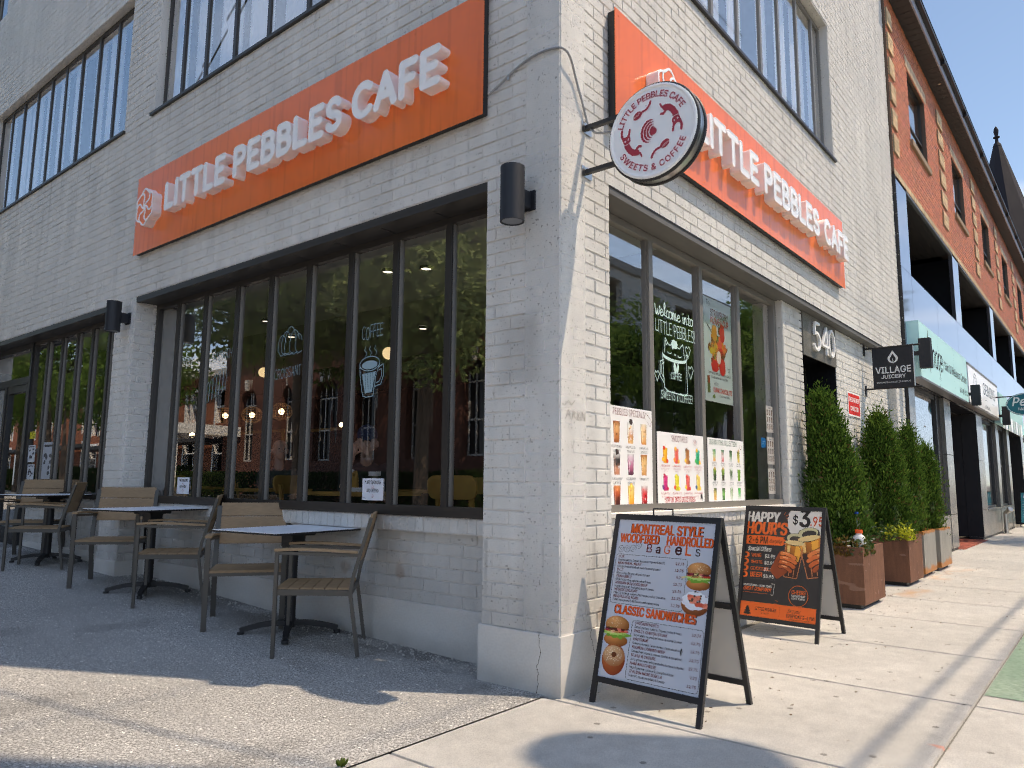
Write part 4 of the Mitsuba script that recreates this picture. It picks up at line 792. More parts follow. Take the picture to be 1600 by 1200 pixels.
GC = [((240, 160, 60), (200, 226, 180), (40, 140, 60)), ((200, 40, 50), (236, 220, 220), (50, 120, 60)), ((230, 230, 226), (120, 150, 110), (30, 70, 40)), ((226, 190, 90), (200, 190, 90), (60, 90, 40))] + [((40, 50, 36), (50, 70, 40), (150, 190, 60)), ((60, 50, 36), (50, 56, 36), (160, 200, 70)), ((230, 232, 226), (70, 90, 60), (110, 130, 90)), ((110, 150, 50), (120, 160, 60), (130, 170, 60))] + [((240, 180, 90), (220, 200, 120), (40, 80, 40)), ((40, 90, 40), (150, 210, 110), (50, 70, 50)), ((226, 230, 214), (190, 206, 170), (120, 140, 100)), ((240, 240, 236), (120, 196, 110), (60, 170, 70))]
for i in range(12):
    cx, cy = w * (.17 + .225 * (i % 4)), h * (.665 - .283 * (i // 4)); cup(Q, cx, cy, .092, GC[i], 40 + i, None, None, [(0, 1.05, (190, 150, 90))] if i in (4, 5, 3) else ([(0, 1.0, (200, 214, 190))] if i in (6, 10) else None)); tinytext(Q, ('MANGO', 'STRAWBERRY', 'BLACK', 'COCONUT', 'OREO CREAM', 'ROSE CACAO', 'VANILLA', 'BANANA', 'PEACH', 'MINT CLOUD', 'OAT', 'HONEYDEW')[i], cx, cy - .024, .011, INK, .10); tinytext(Q, 'MATCHA LATTE', cx, cy - .042, .010, INK, .085)
Q.build('print', k)
k = thing('dessert_poster', 'tall pale poster of a strawberry chocolate cup hung behind the street window', 'poster'); y0, z0, w, h = 2.40, 1.835, .575, .90
put('sheet', box(-.231, -.228, y0, y0 + w, z0, z0 + h), 'm_poster', k); Q = Print((-.228, y0, z0), (0, 1, 0), (0, 0, 1)); RD = S(206, 56, 36); BR = S(110, 66, 34)
Q.text('Try', w * .08, h * .93, .04, INK, 2, slant=.2); Q.text('STRAWBERRY', w * .56, h * .83, .062, BR, 2, width=w * .66, anchor='c', bold=True); Q.text('KUNAFA CUP', w * .56, h * .76, .058, RD, 2, width=w * .66, anchor='c', bold=True)
for j in range(6): Q.line([(w * (.06 + .03 * j), h * (.76 - .012 * j)), (w * (.15 + .03 * j), h * (.71 - .012 * j))], .004, INK, 1)
Q.poly(sg.Polygon([(w * .30, h * .36), (w * .62, h * .36), (w * .68, h * .64), (w * .26, h * .64)]).buffer(.01), S(214, 150, 40), 1)
rr = np.random.default_rng(5)
for _ in range(40): Q.poly(wob(w * (.47 + .14 * rr.normal()), h * (.50 + .085 * rr.normal()), .035, .038, 9, .35, int(rr.integers(9999))), [S(214, 56, 40), S(226, 90, 60), S(206, 180, 50), S(120, 60, 24), S(90, 130, 50)][int(rr.integers(5))], 2)
for cx, cy, rx, ry in ((.36, .67, .10, .085), (.64, .69, .095, .095), (.62, .355, .12, .085), (.36, .35, .13, .06)): Q.poly(wob(w * cx, h * cy, w * rx, h * ry, 16, .1, 3), S(206, 150, 50) if cx < .4 and cy > .5 else S(206, 46, 40), 3)
Q.poly(ell(w * .50, h * .44, w * .08, h * .065), S(236, 226, 210), 4); Q.line([(w * .66, h * .42), (w * .75, h * .50), (w * .82, h * .55)], .02, BR, 2); Q.line([(w * .82, h * .35), (w * .87, h * .31), (w * .92, h * .36), (w * .87, h * .35), (w * .82, h * .36)], .005, INK, 2)
Q.text('Baked kunafa chocolate & real', w * .52, h * .265, .022, INK, 2, width=w * .8, anchor='c'); Q.text('Strawberries in every bite!', w * .52, h * .225, .022, INK, 2, width=w * .6, anchor='c'); Q.poly(affinity.rotate(sg.box(w * .08, h * .08, w * .17, h * .24), 4), S(96, 110, 50), 2); Q.poly(affinity.rotate(sg.box(w * .09, h * .17, w * .16, h * .24), 4), S(150, 70, 40), 3)
Q.text('REAL', w * .32, h * .16, .026, INK, 2); Q.text('DUBAI CHOCOLATE', w * .28, h * .095, .040, RD, 2, width=w * .68, bold=True); Q.text('IS ALSO AVAILABLE', w * .48, h * .055, .018, INK, 2, width=w * .4); Q.poly(wob(w * .30, h * .05, .03, .02, 9, .3, 2), S(110, 130, 60), 2)
Q.build('print', k)
for i, (a, b, lab) in enumerate(((1.645, 1.905, 'small white menu sheet, top one of three taped in the last street window pane'), (1.335, 1.60, 'small white menu sheet, middle one of three taped in the last street window pane'), (1.05, 1.295, 'small white menu sheet, lowest one of three taped in the last street window pane'))):
    k = thing('paper_notice', lab, 'notice'); put('sheet', box(-.221, -.2195, 3.735, 3.925, a, b), 'm_poster', k); Q = Print((-.2195, 3.735, a), (0, 1, 0), (0, 0, 1)); Q.poly(sg.box(0, 0, .19, b - a), S(214, 206, 198), 0)
    for cx in range(3):
        for cy in range(3): cup(Q, .04 + cx * .055, .03 + cy * (b - a - .05) / 3, .05, ((120, 84, 60), (170, 140, 110), (90, 70, 60)), cx * 3 + cy + i * 9)
    Q.text('MENU', .095, b - a - .03, .014, INK, 2, anchor='c'); Q.build('print', k)
k = thing('blue_notice', 'small bright blue notice in the last pane of the street window', 'notice'); put('sheet', box(-.2255, -.224, 3.60, 3.715, 1.49, 1.585), 'm_backpanel', k); Q = Print((-.224, 3.60, 1.49), (0, 1, 0), (0, 0, 1)); Q.poly(sg.box(0, 0, .115, .095), S(40, 140, 214), 0); Q.line([(.03, .06), (.09, .06)], .006, S(190, 220, 240), 1); Q.line([(.03, .04), (.07, .04)], .004, S(190, 220, 240), 1); Q.build('print', k)
CHALK = S(196, 222, 216)
k = thing('window_drawing', 'white drawing of a cat in a coffee mug with a greeting, street window', 'window drawing'); Q = Print((-.203, 1.48, 1.74), (0, 1, 0), (0, 0, 1), base=.0)
def write(Q, t, x, y, h, sw, width, sl=0, seed=1, gap=.22):
    ls, wd = stroke(t, h, sw, gap=gap, space=.4, jit=.03, seed=seed); s = width / wd
    for ch, g in ls: Q.poly(affinity.translate(affinity.skew(affinity.scale(g, s, 1, origin=(0, 0)), ys=sl, origin=(0, 0)), x, y), CHALK, 1)
write(Q, 'welcome into', .02, .665, .085, .0085, .64, 0, 2, gap=.02); write(Q, 'LITTLE PEBBLES!!', .03, .535, .095, .0075, .66, 0, 3); write(Q, 'SWEETS & COFFEE!', .10, .035, .062, .006, .52, 0, 4); write(Q, 'COFFEE', .26, .20, .05, .006, .18, 0, 5)
sk = lambda pts, ww=.0075: Q.line(pts, ww, CHALK, 1)
sk([(.13, .375), (.15, .12), (.22, .095), (.50, .085), (.535, .11), (.53, .375)]); sk(arc(.33, .385, .205, .035, 180, 360, 20)); sk(arc(.33, .372, .195, .035, 180, 360, 20), .016); sk([(.14, .33), (.09, .31), (.085, .20), (.15, .15)]); sk([(.15, .31), (.115, .29), (.112, .22), (.15, .185)])
sk([(.165, .39), (.175, .505), (.235, .455), (.29, .465)]); sk([(.36, .462), (.41, .448), (.47, .495), (.495, .38)]); sk([(.185, .485), (.19, .45), (.215, .465)], .006); sk(arc(.245, .405, .03, .014, 200, 340)); sk(arc(.41, .395, .03, .014, 200, 340)); sk([(.32, .395), (.335, .388), (.35, .396)])
Q.poly(wob(.325, .475, .05, .035, 16, .2, 4), CHALK, 1); Q.poly(wob(.30, .455, .02, .03, 9, .2, 5), CHALK, 1); Q.poly(affinity.rotate(ell(.33, .285, .022, .045), 12), CHALK, 1); Q.poly(affinity.rotate(ell(.375, .29, .018, .04), -20), CHALK, 1)
def heart(x, y, s): sk([(x, y - s), (x - .8 * s, y + .1 * s), (x - .6 * s, y + .7 * s), (x - .1 * s, y + .4 * s), (x + .3 * s, y + .8 * s), (x + .8 * s, y + .3 * s), (x, y - s)], .006)
heart(.56, .45, .055); heart(.60, .29, .06); heart(.54, .405, .022); heart(.04, .20, .045)
Q.build('paint', k)
# number panel and red notice
k = thing('number_panel', 'dark grey address panel with white number 540 above the doorway', 'address sign')
put('panel', box(-.112, -.098, 4.585, 5.755, 2.515, 2.985), 'm_granite', k)
dig = {'5': [[(.5, 1), (.08, 1), (.04, .58)] + arc(.22, .32, .32, .32, 100, -150, 18)], '4': [[(.48, 0), (.48, 1), (0, .28), (.66, .28)]], '0': [arc(.30, .5, .30, .5, 0, 360, 30)]}
for ch, yo in (('5', 4.87), ('4', 5.14), ('0', 5.39)):
    g = shapely.union_all([sg.LineString([(a * .34, b * .30) for a, b in l]).buffer(.014, quad_segs=4) for l in dig[ch]]); put('digit', inplane(extr(g, .025), (-.085, yo, 2.61), (0, 1, 0), (0, 0, 1), (1, 0, 0)), 'm_white', k)
k = thing('fire_connection_sign', 'small red sign with white letters on the brick beside the doorway', 'sign'); put('plate', box(-.1055, -.102, 6.17, 6.72, 1.985, 2.285), 'm_white', k); Q = Print((-.102, 6.17, 1.985), (0, 1, 0), (0, 0, 1)); Q.poly(rect(.0, .0, .55, .30), S(240, 236, 234), 0); Q.poly(rect(.02, .02, .53, .28, .01), S(206, 38, 34), 1)
Q.text('FIRE DEPARTMENT', .275, .18, .055, S(240, 236, 234), 2, width=.46, anchor='c', bold=True); Q.text('CONNECTION', .275, .07, .055, S(240, 236, 234), 2, width=.36, anchor='c', bold=True); Q.build('print', k)
# hanging shop sign on two rods
k = thing('hanging_sign', 'square black sign with a white leaf drop hanging from two rods beyond the doorway', 'sign'); y = 7.05
for z in (2.925, 2.39): put('rod', rod((-.10, y, z), (.56, y, z), .012), 'm_black', k); put('wall_plate', box(-.105, -.095, y - .03, y + .03, z - .09, z + .05), 'm_black', k)
put('panel', box(-.005, .475, y - .006, y + .006, 2.40, 2.912), 'm_lampblack', k); put('edge_stay', rod((.478, y, 2.40), (.478, y, 2.92), .008), 'm_steel', k); Q = Print((-.005, y - .006, 2.40), (1, 0, 0), (0, 0, 1)); WH = S(226, 226, 226)
Q.poly(sg.box(0, 0, .48, .512), S(30, 32, 38), 0)
dp = shapely.union_all([ell(.245, .37, .06, .058), sg.Polygon([(.188, .39), (.245, .475), (.302, .39)])]); ip = shapely.union_all([ell(.245, .365, .034, .036), sg.Polygon([(.213, .375), (.245, .435), (.277, .375)])]); Q.poly(dp.difference(ip).difference(sg.box(.240, .30, .25, .34)), WH, 1); Q.line([(.245, .305), (.245, .37)], .006, WH, 2)
Q.text('VILLAGE', .24, .185, .082, WH, 2, width=.42, anchor='c', bold=True); Q.text('JUICERY', .24, .115, .046, WH, 2, width=.29, anchor='c', bold=True); Q.text('ENTRANCE ON EUCLID AVENUE', .24, .055, .02, WH, 2, width=.40, anchor='c'); Q.build('print', k)
# papers and drawings on the patio windows (glass at y = .25)
def lprint(u, z): return Print((-u, .243, z), (1, 0, 0), (0, 0, 1), base=.0)
for u, z, lab in ((1.985, 1.00, 'white no smoking notice on the patio window near its right end'), (4.80, 1.0, 'white no smoking notice low in the patio window at its left end')):
    k = thing('no_smoking_notice', lab, 'notice'); put('sheet', moved(box(-u, -u + .235, .243, .2445, z, z + .16), 0, 0, 0), 'm_white', k); Q = lprint(u, z); Q.O[1] = .2425; B_ = S(40, 40, 46); Q.poly(sg.box(0, 0, .235, .16), S(226, 228, 236), 0)
    Q.text('* NO SMOKING', .118, .118, .026, B_, 2, width=.18, anchor='c', bold=True); Q.text('NO VAPING', .118, .058, .026, B_, 2, width=.13, anchor='c', bold=True); Q.ring(.118, .095, .013, .013, .0025, S(180, 60, 60)); Q.ring(.118, .030, .013, .013, .0025, S(180, 60, 60)); Q.line([(.109, .104), (.127, .086)], .002, S(180, 60, 60)); Q.line([(.109, .039), (.127, .021)], .002, S(180, 60, 60)); Q.line([(.012, .016), (.05, .014)], .0025, B_); Q.build('print', k)
def ldraw(lab, u, z):
    k = thing('window_drawing', lab, 'window drawing'); return k, lprint(u, z)
CHALK = S(150, 176, 186)
k, Q = ldraw('white paint drawing of a tall coffee glass with handle on the patio window', 2.07, 1.76); sk = lambda pts, ww=.006: Q.line(pts, ww, CHALK, 1)
write(Q, 'COFFEE', .02, .455, .095, .0055, .24, 4, 6)
for x in (.07, .125, .185): sk([(x, .40), (x - .015, .375), (x + .012, .35), (x, .325)], .004)
sk(arc(.12, .265, .115, .055, 0, 360, 30)); sk([(.005, .26), (.015, .16), (.05, .02), (.09, .01), (.17, .015), (.195, .16), (.235, .26)]); Q.poly(ell(.12, .255, .09, .033), CHALK, 1); Q.poly(sg.Polygon([(.035, .19), (.195, .20), (.155, .045), (.075, .04)]), CHALK, 1)
for x in (.07, .10, .13, .16): Q.line([(x, .20), (x + .012, .07)], .005, S(90, 110, 120), 2)
sk([(.225, .23), (.275, .25), (.285, .17), (.255, .10), (.19, .085)]); sk([(.23, .205), (.255, .215), (.262, .165), (.24, .125), (.20, .11)]); Q.build('paint', k)
k, Q = ldraw('white outline drawing of a croissant on the patio window', 3.22, 1.98); sk = lambda pts, ww=.0045: Q.line(pts, ww, CHALK, 1)
write(Q, 'CROISSANT', .01, .02, .085, .0045, .38, 3, 7)
for cx, rx, ry in ((.10, .06, .10), (.16, .07, .13), (.22, .08, .165), (.28, .07, .13), (.34, .05, .09)): sk(arc(cx, .30, rx, ry, 20, 200, 16) + [(cx - .01, .22), (cx + .05, .24)])
Q.build('paint', k)
k, Q = ldraw('white outline drawing of a tall sandwich near the left end of the patio window', 4.41, 1.84); sk = lambda pts, ww=.0045: Q.line(pts, ww, CHALK, 1)
write(Q, 'SANDWICH', .12, .42, .085, .0045, .36, 3, 8)
for j in range(6): sk([(.05 + .06 * j, .02 + .02 * j), (.06 + .06 * j, .20 + .03 * j), (.09 + .06 * j, .23 + .03 * j), (.11 + .06 * j, .19 + .03 * j), (.10 + .06 * j, .03 + .02 * j)])
Q.build('paint', k)
for u0, u1, z0, z1, lab, c in ((8.93, 8.68, 1.35, 1.575, 'white notice taped high on the far patio window beside the door', (196, 200, 206)), (8.90, 8.66, 1.10, 1.32, 'white notice taped below another on the far patio window beside the door', (190, 194, 200)), (8.40, 8.06, 1.13, 1.60, 'grey printed event poster on the far patio window', (166, 170, 178)), (8.92, 8.72, 1.66, 1.755, 'small yellow sticker on the far patio window', (206, 196, 40))):
    k = thing('window_notice', lab, 'notice'); Q = lprint(u0, z0); w, h = u0 - u1, z1 - z0; put('sheet', box(-u0, -u1, .2435, .245, z0, z1), 'm_backpanel', k); Q.poly(sg.box(0, 0, w, h), S(*c), 0); r = np.random.default_rng(int(z0 * 100))
    for j in range(9): Q.poly(wob(w * (.2 + .6 * r.random()), h * (.15 + .6 * r.random()), w * .12, h * .06, 8, .3, j), S(70, 72, 80) if c[2] > 100 else S(120, 110, 30), 1)
    Q.line([(w * .15, h * .9), (w * .85, h * .9)], h * .06, S(60, 60, 66), 1); Q.build('print', k)
k = thing('graffiti_tag', 'faint pencil scribble on the white corner pier', 'graffiti'); Q = Print((.0028, .045, 1.50), (0, 1, 0), (0, 0, 1)); SC = S(120, 112, 104)
for l in ([(.0, .0), (.03, .055), (.05, .0)], [(.01, .025), (.05, .03)], [(.065, .0), (.075, .05), (.10, .04), (.08, .025), (.11, .0)], [(.12, .05), (.125, .0)], [(.15, .05), (.127, .025), (.155, .0)], [(.165, .0), (.17, .05), (.195, .0), (.2, .05)], [(-.01, .075), (.03, .105), (.06, .08), (.09, .11)]): Q.line(l, .0035, SC, 1)
Q.build('pencil', k)

# ------------------------------------------------------------------ planters with cedars and flowers
def leaves(C, D, L, W, col, seed=0, fold=.25):
    r = np.random.default_rng(seed); n = len(C); D = D / np.linalg.norm(D, axis=1, keepdims=True); a = r.normal(size=(n, 3)); s = np.cross(D, a); s /= np.linalg.norm(s, axis=1, keepdims=True) + 1e-9; u = np.cross(s, D)
    L = np.broadcast_to(L, n)[:, None]; W = np.broadcast_to(W, n)[:, None]
    V = np.stack([C - D * L * .5, C + s * W * .5 + u * W * fold, C + D * L * .5, C - s * W * .5 + u * W * fold], 1)
    F = np.array([(0, 1, 2), (0, 2, 3)])[None] + (np.arange(n) * 4)[:, None, None]
    return V.reshape(-1, 3), F.reshape(-1, 3), np.repeat(col, 4, 0)
def cedar(x, y, z0, H, R, seed, n, lab, top=1.0):
    k = thing('cedar_shrub', lab, 'shrub'); r = np.random.default_rng(seed)
    nc = 330; ct = (r.random(nc) ** .9) * .99; cth = r.random(nc) * 2 * math.pi; env = lambda a: R * np.interp(a, [0, .06, .2, .45, .7, .88, .97, 1], [.55, .80, .90, .80, .58, .33, .13, .01]); crad = env(ct) * (.58 + .42 * r.random(nc)); csz = .034 + .034 * r.random(nc)
    ci = r.integers(0, nc, n); o = r.normal(size=(n, 3)) * csz[ci][:, None] * (.8, .8, 1.5); inner = r.random(n) < .16
    cx = crad[ci] * np.cos(cth[ci]) + o[:, 0]; cy = crad[ci] * np.sin(cth[ci]) + o[:, 1]; cx[inner] *= .6; cy[inner] *= .6; cz = z0 + np.maximum(ct[ci] * (H - .05) + o[:, 2], -.02)
    rad = np.hypot(cx, cy) + 1e-6; px, py = cx / rad, cy / rad; t = np.clip((cz - z0) / H, 0, 1.05); q = np.stack([px * 2.2, py * 2.2, t * H * 3.2], 1); ln = (-.10, -.04, .05, .02)[seed - 11]; C = np.stack([x + cx + ln * t ** 1.5, y + cy + ln * t ** 1.5, cz], 1); ctone = r.random(nc)[ci]
    D = np.stack([px * .55, py * .55, np.full(n, .85)], 1) + r.normal(size=(n, 3)) * .38
    base = np.array([[.038, .085, .014]]); lite = np.array([[.17, .27, .05]]); mixv = np.clip(.05 + .75 * ctone + .14 * r.normal(size=n), 0, 1)[:, None]
    col = base + (lite - base) * mixv; pale = (meshkit.noise(q * 1.7 + 40, seed) > .72) & (t < .45); col[pale] = col[pale] * .6 + np.array([.10, .13, .075]); brn = r.random(n) < .03; col[brn] = (.16, .10, .045)
    L = .030 + .034 * r.random(n); V, F, Cc = leaves(C, D, L, L * .30, col, seed)
    put('foliage', (V, F), 'm_leaf', k, color=Cc)
    tr = [tube([(x, y, z0 - .08), (x + .01, y, z0 + H * .5), (x, y, z0 + H * .92)], [.028, .018, .004], 7)]
    for i in range(26):
        a, b = r.random() * 6.28, .05 + .8 * r.random(); rr_ = R * .7 * (1 - b * .7); tr.append(tube([(x, y, z0 + H * b), (x + rr_ * math.cos(a), y + rr_ * math.sin(a), z0 + H * min(.98, b + .12))], [.008, .003], 4))
    put('stem', cat(tr), 'm_bark', k)
def planter(x0, x1, y0, y1, h, mat, lab):
    k = thing('planter', lab, 'planter'); t = .035; z = .045
    o = sg.box(x0, y0, x1, y1); put('shell', moved(extr(o.difference(sg.box(x0 + t, y0 + t, x1 - t, y1 - t)), h - z), 0, 0, z), mat, k); put('base_plate', moved(extr(o.buffer(-.002), .01), 0, 0, z - .002), mat, k)
    put('foot_frame', box(x0 + .05, x1 - .05, y0 + .05, y1 - .05, 0, z - .003), 'm_black', k); m = trimesh.creation.box((x1 - x0 - 2 * t, y1 - y0 - 2 * t, .05)); m.apply_translation(((x0 + x1) / 2, (y0 + y1) / 2, h - .09)); put('soil', m, 'm_soil', k)
planter(-.07, .50, 4.12, 4.88, .565, 'm_corten', 'rust brown steel planter nearest the second sandwich board'); planter(-.06, .465, 6.20, 6.93, .56, 'm_corten', 'rust brown steel planter with white and yellow flowers, second in the row')
planter(-.06, .425, 7.26, 8.02, .565, 'm_galv', 'grey steel planter with rusty streaks, third in the row'); planter(-.06, .44, 8.245, 9.05, .56, 'm_galv', 'grey steel planter with rusty edges, last in the row')
cedar(.21, 4.50, .50, 1.55, .31, 11, 30000, 'tall dense green cedar in the nearest rust brown planter'); cedar(.17, 6.58, .50, 1.50, .33, 12, 30000, 'broad dense green cedar in the second rust brown planter'); cedar(.17, 7.66, .48, 1.42, .25, 13, 18000, 'narrow green cedar in the third planter, grey steel'); cedar(.22, 8.72, .48, 1.22, .23, 14, 15000, 'smallest green cedar in the last grey steel planter')
def bedding(x0, x1, y0, y1, z, n, seed, cols, lab, flowers, spill=.0):
    k = thing('flowering_plant', lab, 'plant'); r = np.random.default_rng(seed); c = r.random((16, 2)) * (x1 - x0, y1 - y0) + (x0, y0); ci = r.integers(0, 16, n)
    C = np.c_[c[ci] + r.normal(size=(n, 2)) * .05, z + np.abs(r.normal(size=n)) * .07]; C[:, 0] = np.clip(C[:, 0], x0 - .2, x1 + spill); C[:, 1] = np.clip(C[:, 1], y0 - spill, y1)
    D = np.c_[r.normal(size=(n, 2)), .4 + .5 * r.random(n)]; cc = np.array(cols)[ci % len(cols)] * (.7 + .6 * r.random((n, 1))); L = .03 + .03 * r.random(n); V, F, Cc = leaves(C, D, L, L * .55, cc, seed); put('leaves', (V, F), 'm_leaf', k, color=Cc)
    if flowers:
        m = flowers[0]; fc = c[r.integers(0, 5, m)] + r.normal(size=(m, 2)) * .05; C = np.c_[fc, z + .07 + .09 * r.random(m)]; C = np.repeat(C, 5, 0); th = np.tile(np.arange(5) * 1.2566, m); D = np.c_[np.cos(th), np.sin(th), np.full(5 * m, .3)]; V, F, Cc = leaves(C + D * .009, D, .02, .014, np.tile(flowers[1], (5 * m, 1)), seed + 1); put('blossoms', (V, F), 'm_leaf', k, color=Cc)
bedding(.20, .47, 4.14, 4.6, .49, 1500, 21, [[.07, .13, .04], [.13, .18, .09], [.10, .12, .03], [.16, .10, .03]], 'leafy low plants at the foot of the nearest cedar', (26, [.75, .72, .70]), .03)
bedding(.02, .44, 6.21, 6.60, .50, 2300, 22, [[.10, .19, .04], [.16, .24, .08], [.20, .27, .10], [.09, .15, .05]], 'pale green trailing plants with white flowers in the second planter', (60, [.85, .85, .82]), .02)
bedding(.22, .46, 6.19, 6.50, .525, 900, 23, [[.48, .50, .04], [.55, .56, .08], [.38, .44, .05]], 'bright yellow green leaves spilling over the second planter front', None, .02)
k = thing('plastic_jug', 'white plastic bottle with an orange cap lying in the nearest planter', 'bottle'); jug = trimesh.creation.revolve([(0, 0), (.052, 0), (.06, .012), (.06, .09), (.05, .125), (.026, .145), (.024, .155), (0, .155)], sections=28); put('body', moved(jug, .435, 4.27, .535), 'm_plastic', k, smooth=40)
cp = trimesh.creation.cylinder(.034, .03, sections=24); scene['m_orangecap'] = pr(S(236, 92, 30), .4); put('cap', moved(cp, .435, 4.27, .705), 'm_orangecap', k, smooth=40)
k = thing('water_bottle', 'clear plastic bottle with a blue cap standing among the leaves of the nearest planter', 'bottle'); put('body', moved(trimesh.creation.revolve([(0, 0), (.032, 0), (.033, .15), (.024, .19), (.013, .215), (.013, .225)], sections=20), .40, 4.36, .64), 'm_bottle', k, smooth=40); scene['m_bluecap'] = pr(S(40, 80, 190), .4); put('cap', moved(trimesh.creation.cylinder(.016, .02, sections=16), .40, 4.36, .875), 'm_bluecap', k)
k = thing('weed_tuft', 'small green weed at the seam between asphalt and sidewalk', 'weed'); nn = 40; a = rng.random(nn) * 6.28; V, F, Cc = leaves(np.c_[-.10 + .015 * np.cos(a), -1.365 + .02 * np.sin(a), .012 + .012 * rng.random(nn)], np.c_[np.cos(a), np.sin(a), .6 + rng.random(nn)], .03, .008, np.tile([.11, .15, .03], (nn, 1)), 4); put('leaf_tuft', (V, F), 'm_leaf', k, color=Cc)

# ------------------------------------------------------------------ orange brick building next door
nb = thing('brick_apartment_building', 'orange brick building with dark shopfronts and balconies beside the grey one', 'building')
PB = Plane((.04, 0, 0), (0, 1, 0), (1, 0, 0)); YE = 33.0
WINS = [(10.36 + 4.42 * i, 11.86 + 4.42 * i, 7.05, 8.40) for i in range(5)]
bw = put('wall', wall_sheet(PB, 8.875, YE, 6.0, 9.10, WINS, -.006, .25), 'm_vc', nb, color=np.tile([.13, .085, .06], (len(wall_sheet(PB, 8.875, YE, 6.0, 9.10, WINS, -.006, .25).vertices), 1)))
bpool = []
V = brick_arrays(brick_boxes(8.88, YE, 6.06, 9.08, WINS, L=.22, H=.0745, zb=6.06, off=.03), PB, 0, gap=.0085, back=.012, bev=.002, seed=4)
r = np.random.default_rng(9); c = np.array([[.60, .205, .095]]) * (.86 + .26 * r.random((len(V), 1))) + r.normal(size=(len(V), 3)) * .006; bpool.append((V, np.clip(c, .02, 1)))
ed = np.arange(8.88, YE, .078); V = brick_arrays([(a, a + .078, 5.945, 6.055) for a in ed], PB, .004, gap=.003, seed=5); bpool.append((V, np.array([[.64, .46, .25]]) * (.75 + .45 * r.random((len(V), 1)))))
for a, b, z0, z1 in WINS:
    e = np.arange(a - .12, b + .1, .085); V = brick_arrays([(q, q + .085, z1, z1 + .21) for q in e], PB, .006, gap=.003, seed=6); bpool.append((V, np.array([[.60, .43, .25]]) * (.75 + .45 * r.random((len(V), 1)))))
VV = np.concatenate([v for v, _ in bpool]); CC = np.concatenate([q for _, q in bpool]); ss = screen_size(VV); cut = np.sort(ss)[-300]
for i in np.nonzero(ss >= cut)[0]: v, f = bricks_mesh(VV[i:i + 1]); put('brick', (v, f), 'm_vc', bw, color=np.tile(CC[i], (8, 1)))
v, f = bricks_mesh(VV[ss < cut]); put('brick_courses', (v, f), 'm_vc', bw, stuff=True, color=np.repeat(CC[ss < cut], 8, 0))
for i in range(6):
    y0 = 8.885 if i == 0 else 8.66 + 4.42 * i; y1 = 9.22 + 4.42 * i + (.0 if i == 0 else -.0)
    for j in range(6):
        zt = 8.77 - .43 * j - .44 * 0
        if zt - .3 < 6.1: continue
        q = brick_boxes(y0, y1, zt - .30, zt, L=.19, H=.075, zb=zt - .30, off=.02 * j); Vq = brick_arrays(q, PB, .028, gap=.004, back=.03, bev=.002, seed=i * 10 + j); v, f = bricks_mesh(Vq); m = box(.041, .060, y0 + .004, y1 - .004, zt - .297, zt - .003)
        cq = np.repeat(np.array([[.66, .47, .25]]) * (.8 + .4 * r.random((len(Vq), 1))), 8, 0); put('quoin', (np.vstack([v, m.vertices]), np.vstack([f, m.faces + len(v)])), 'm_vc', nb, color=np.vstack([cq, np.tile([.26, .2, .14], (8, 1))]))
for a, b, z0, z1 in WINS:
    wk = newkey(nb + '__window'); x = -.03
    put('frame', cat([box(x - .05, x, a, a + .05, z0, z1), box(x - .05, x, b - .05, b, z0, z1), box(x - .05, x, a, b, z0, z0 + .05), box(x - .05, x, a, b, z1 - .05, z1), box(x - .05, x, a, b, z0 + .44, z0 + .48)]), 'm_bronze', wk); put('pane', (np.array([(x - .02, a, z0), (x - .02, b, z0), (x - .023, b, z1), (x - .023, a, z1)]), np.array([(0, 1, 2), (0, 2, 3)])), 'm_glassup', wk); put('blind', box(x - .25, x - .24, a, b, z0 + .5, z1), 'm_curtain', wk)
    sl = put('sill', box(-.05, .085, a - .08, b + .08, z0 - .105, z0 - .0), 'm_sillstone', wk)
    put('reveal', cat([box(-.3, -.085, b, b + .02, z0, z1), box(-.3, -.085, a - .02, a, z0, z1)]), 'm_roomdark', wk)
ev = put('eave_soffit', box(-.1, .30, 8.88, YE, 9.10, 9.13), 'm_eave', nb)
for yv in np.arange(9.0, YE, .20): put('soffit_slat', box(.05, .295, yv, yv + .012, 9.094, 9.1), 'm_eave', nb) if yv < 20 else None
put('fascia', box(.30, .325, 8.88, YE, 9.08, 9.27), 'm_fascia', nb); put('gutter', cat([box(.326, .40, 8.88, YE, 9.24, 9.30)] + [box(.322, .40, q, q + .04, 9.16, 9.25) for q in np.arange(9.5, YE, 2.6)]), 'm_black', nb)
put('roof', (np.array([(.41, 8.88, 9.31), (.41, YE, 9.31), (-4, YE, 11.2), (-4, 8.88, 11.2), (.41, 8.88, 9.29), (.41, YE, 9.29)]), np.array([(0, 1, 2), (0, 2, 3)])), 'm_slate', nb)
put('eave_light', moved(trimesh.creation.cylinder(.03, .015, sections=16), .2, 12.7, 9.09), 'm_steel', nb)
put('end_wall', cat([box(-9, .02, YE - .2, YE, 0, 9.1), box(-9, -8.8, 8.9, YE, 0, 11)]), 'm_roomdark', nb)
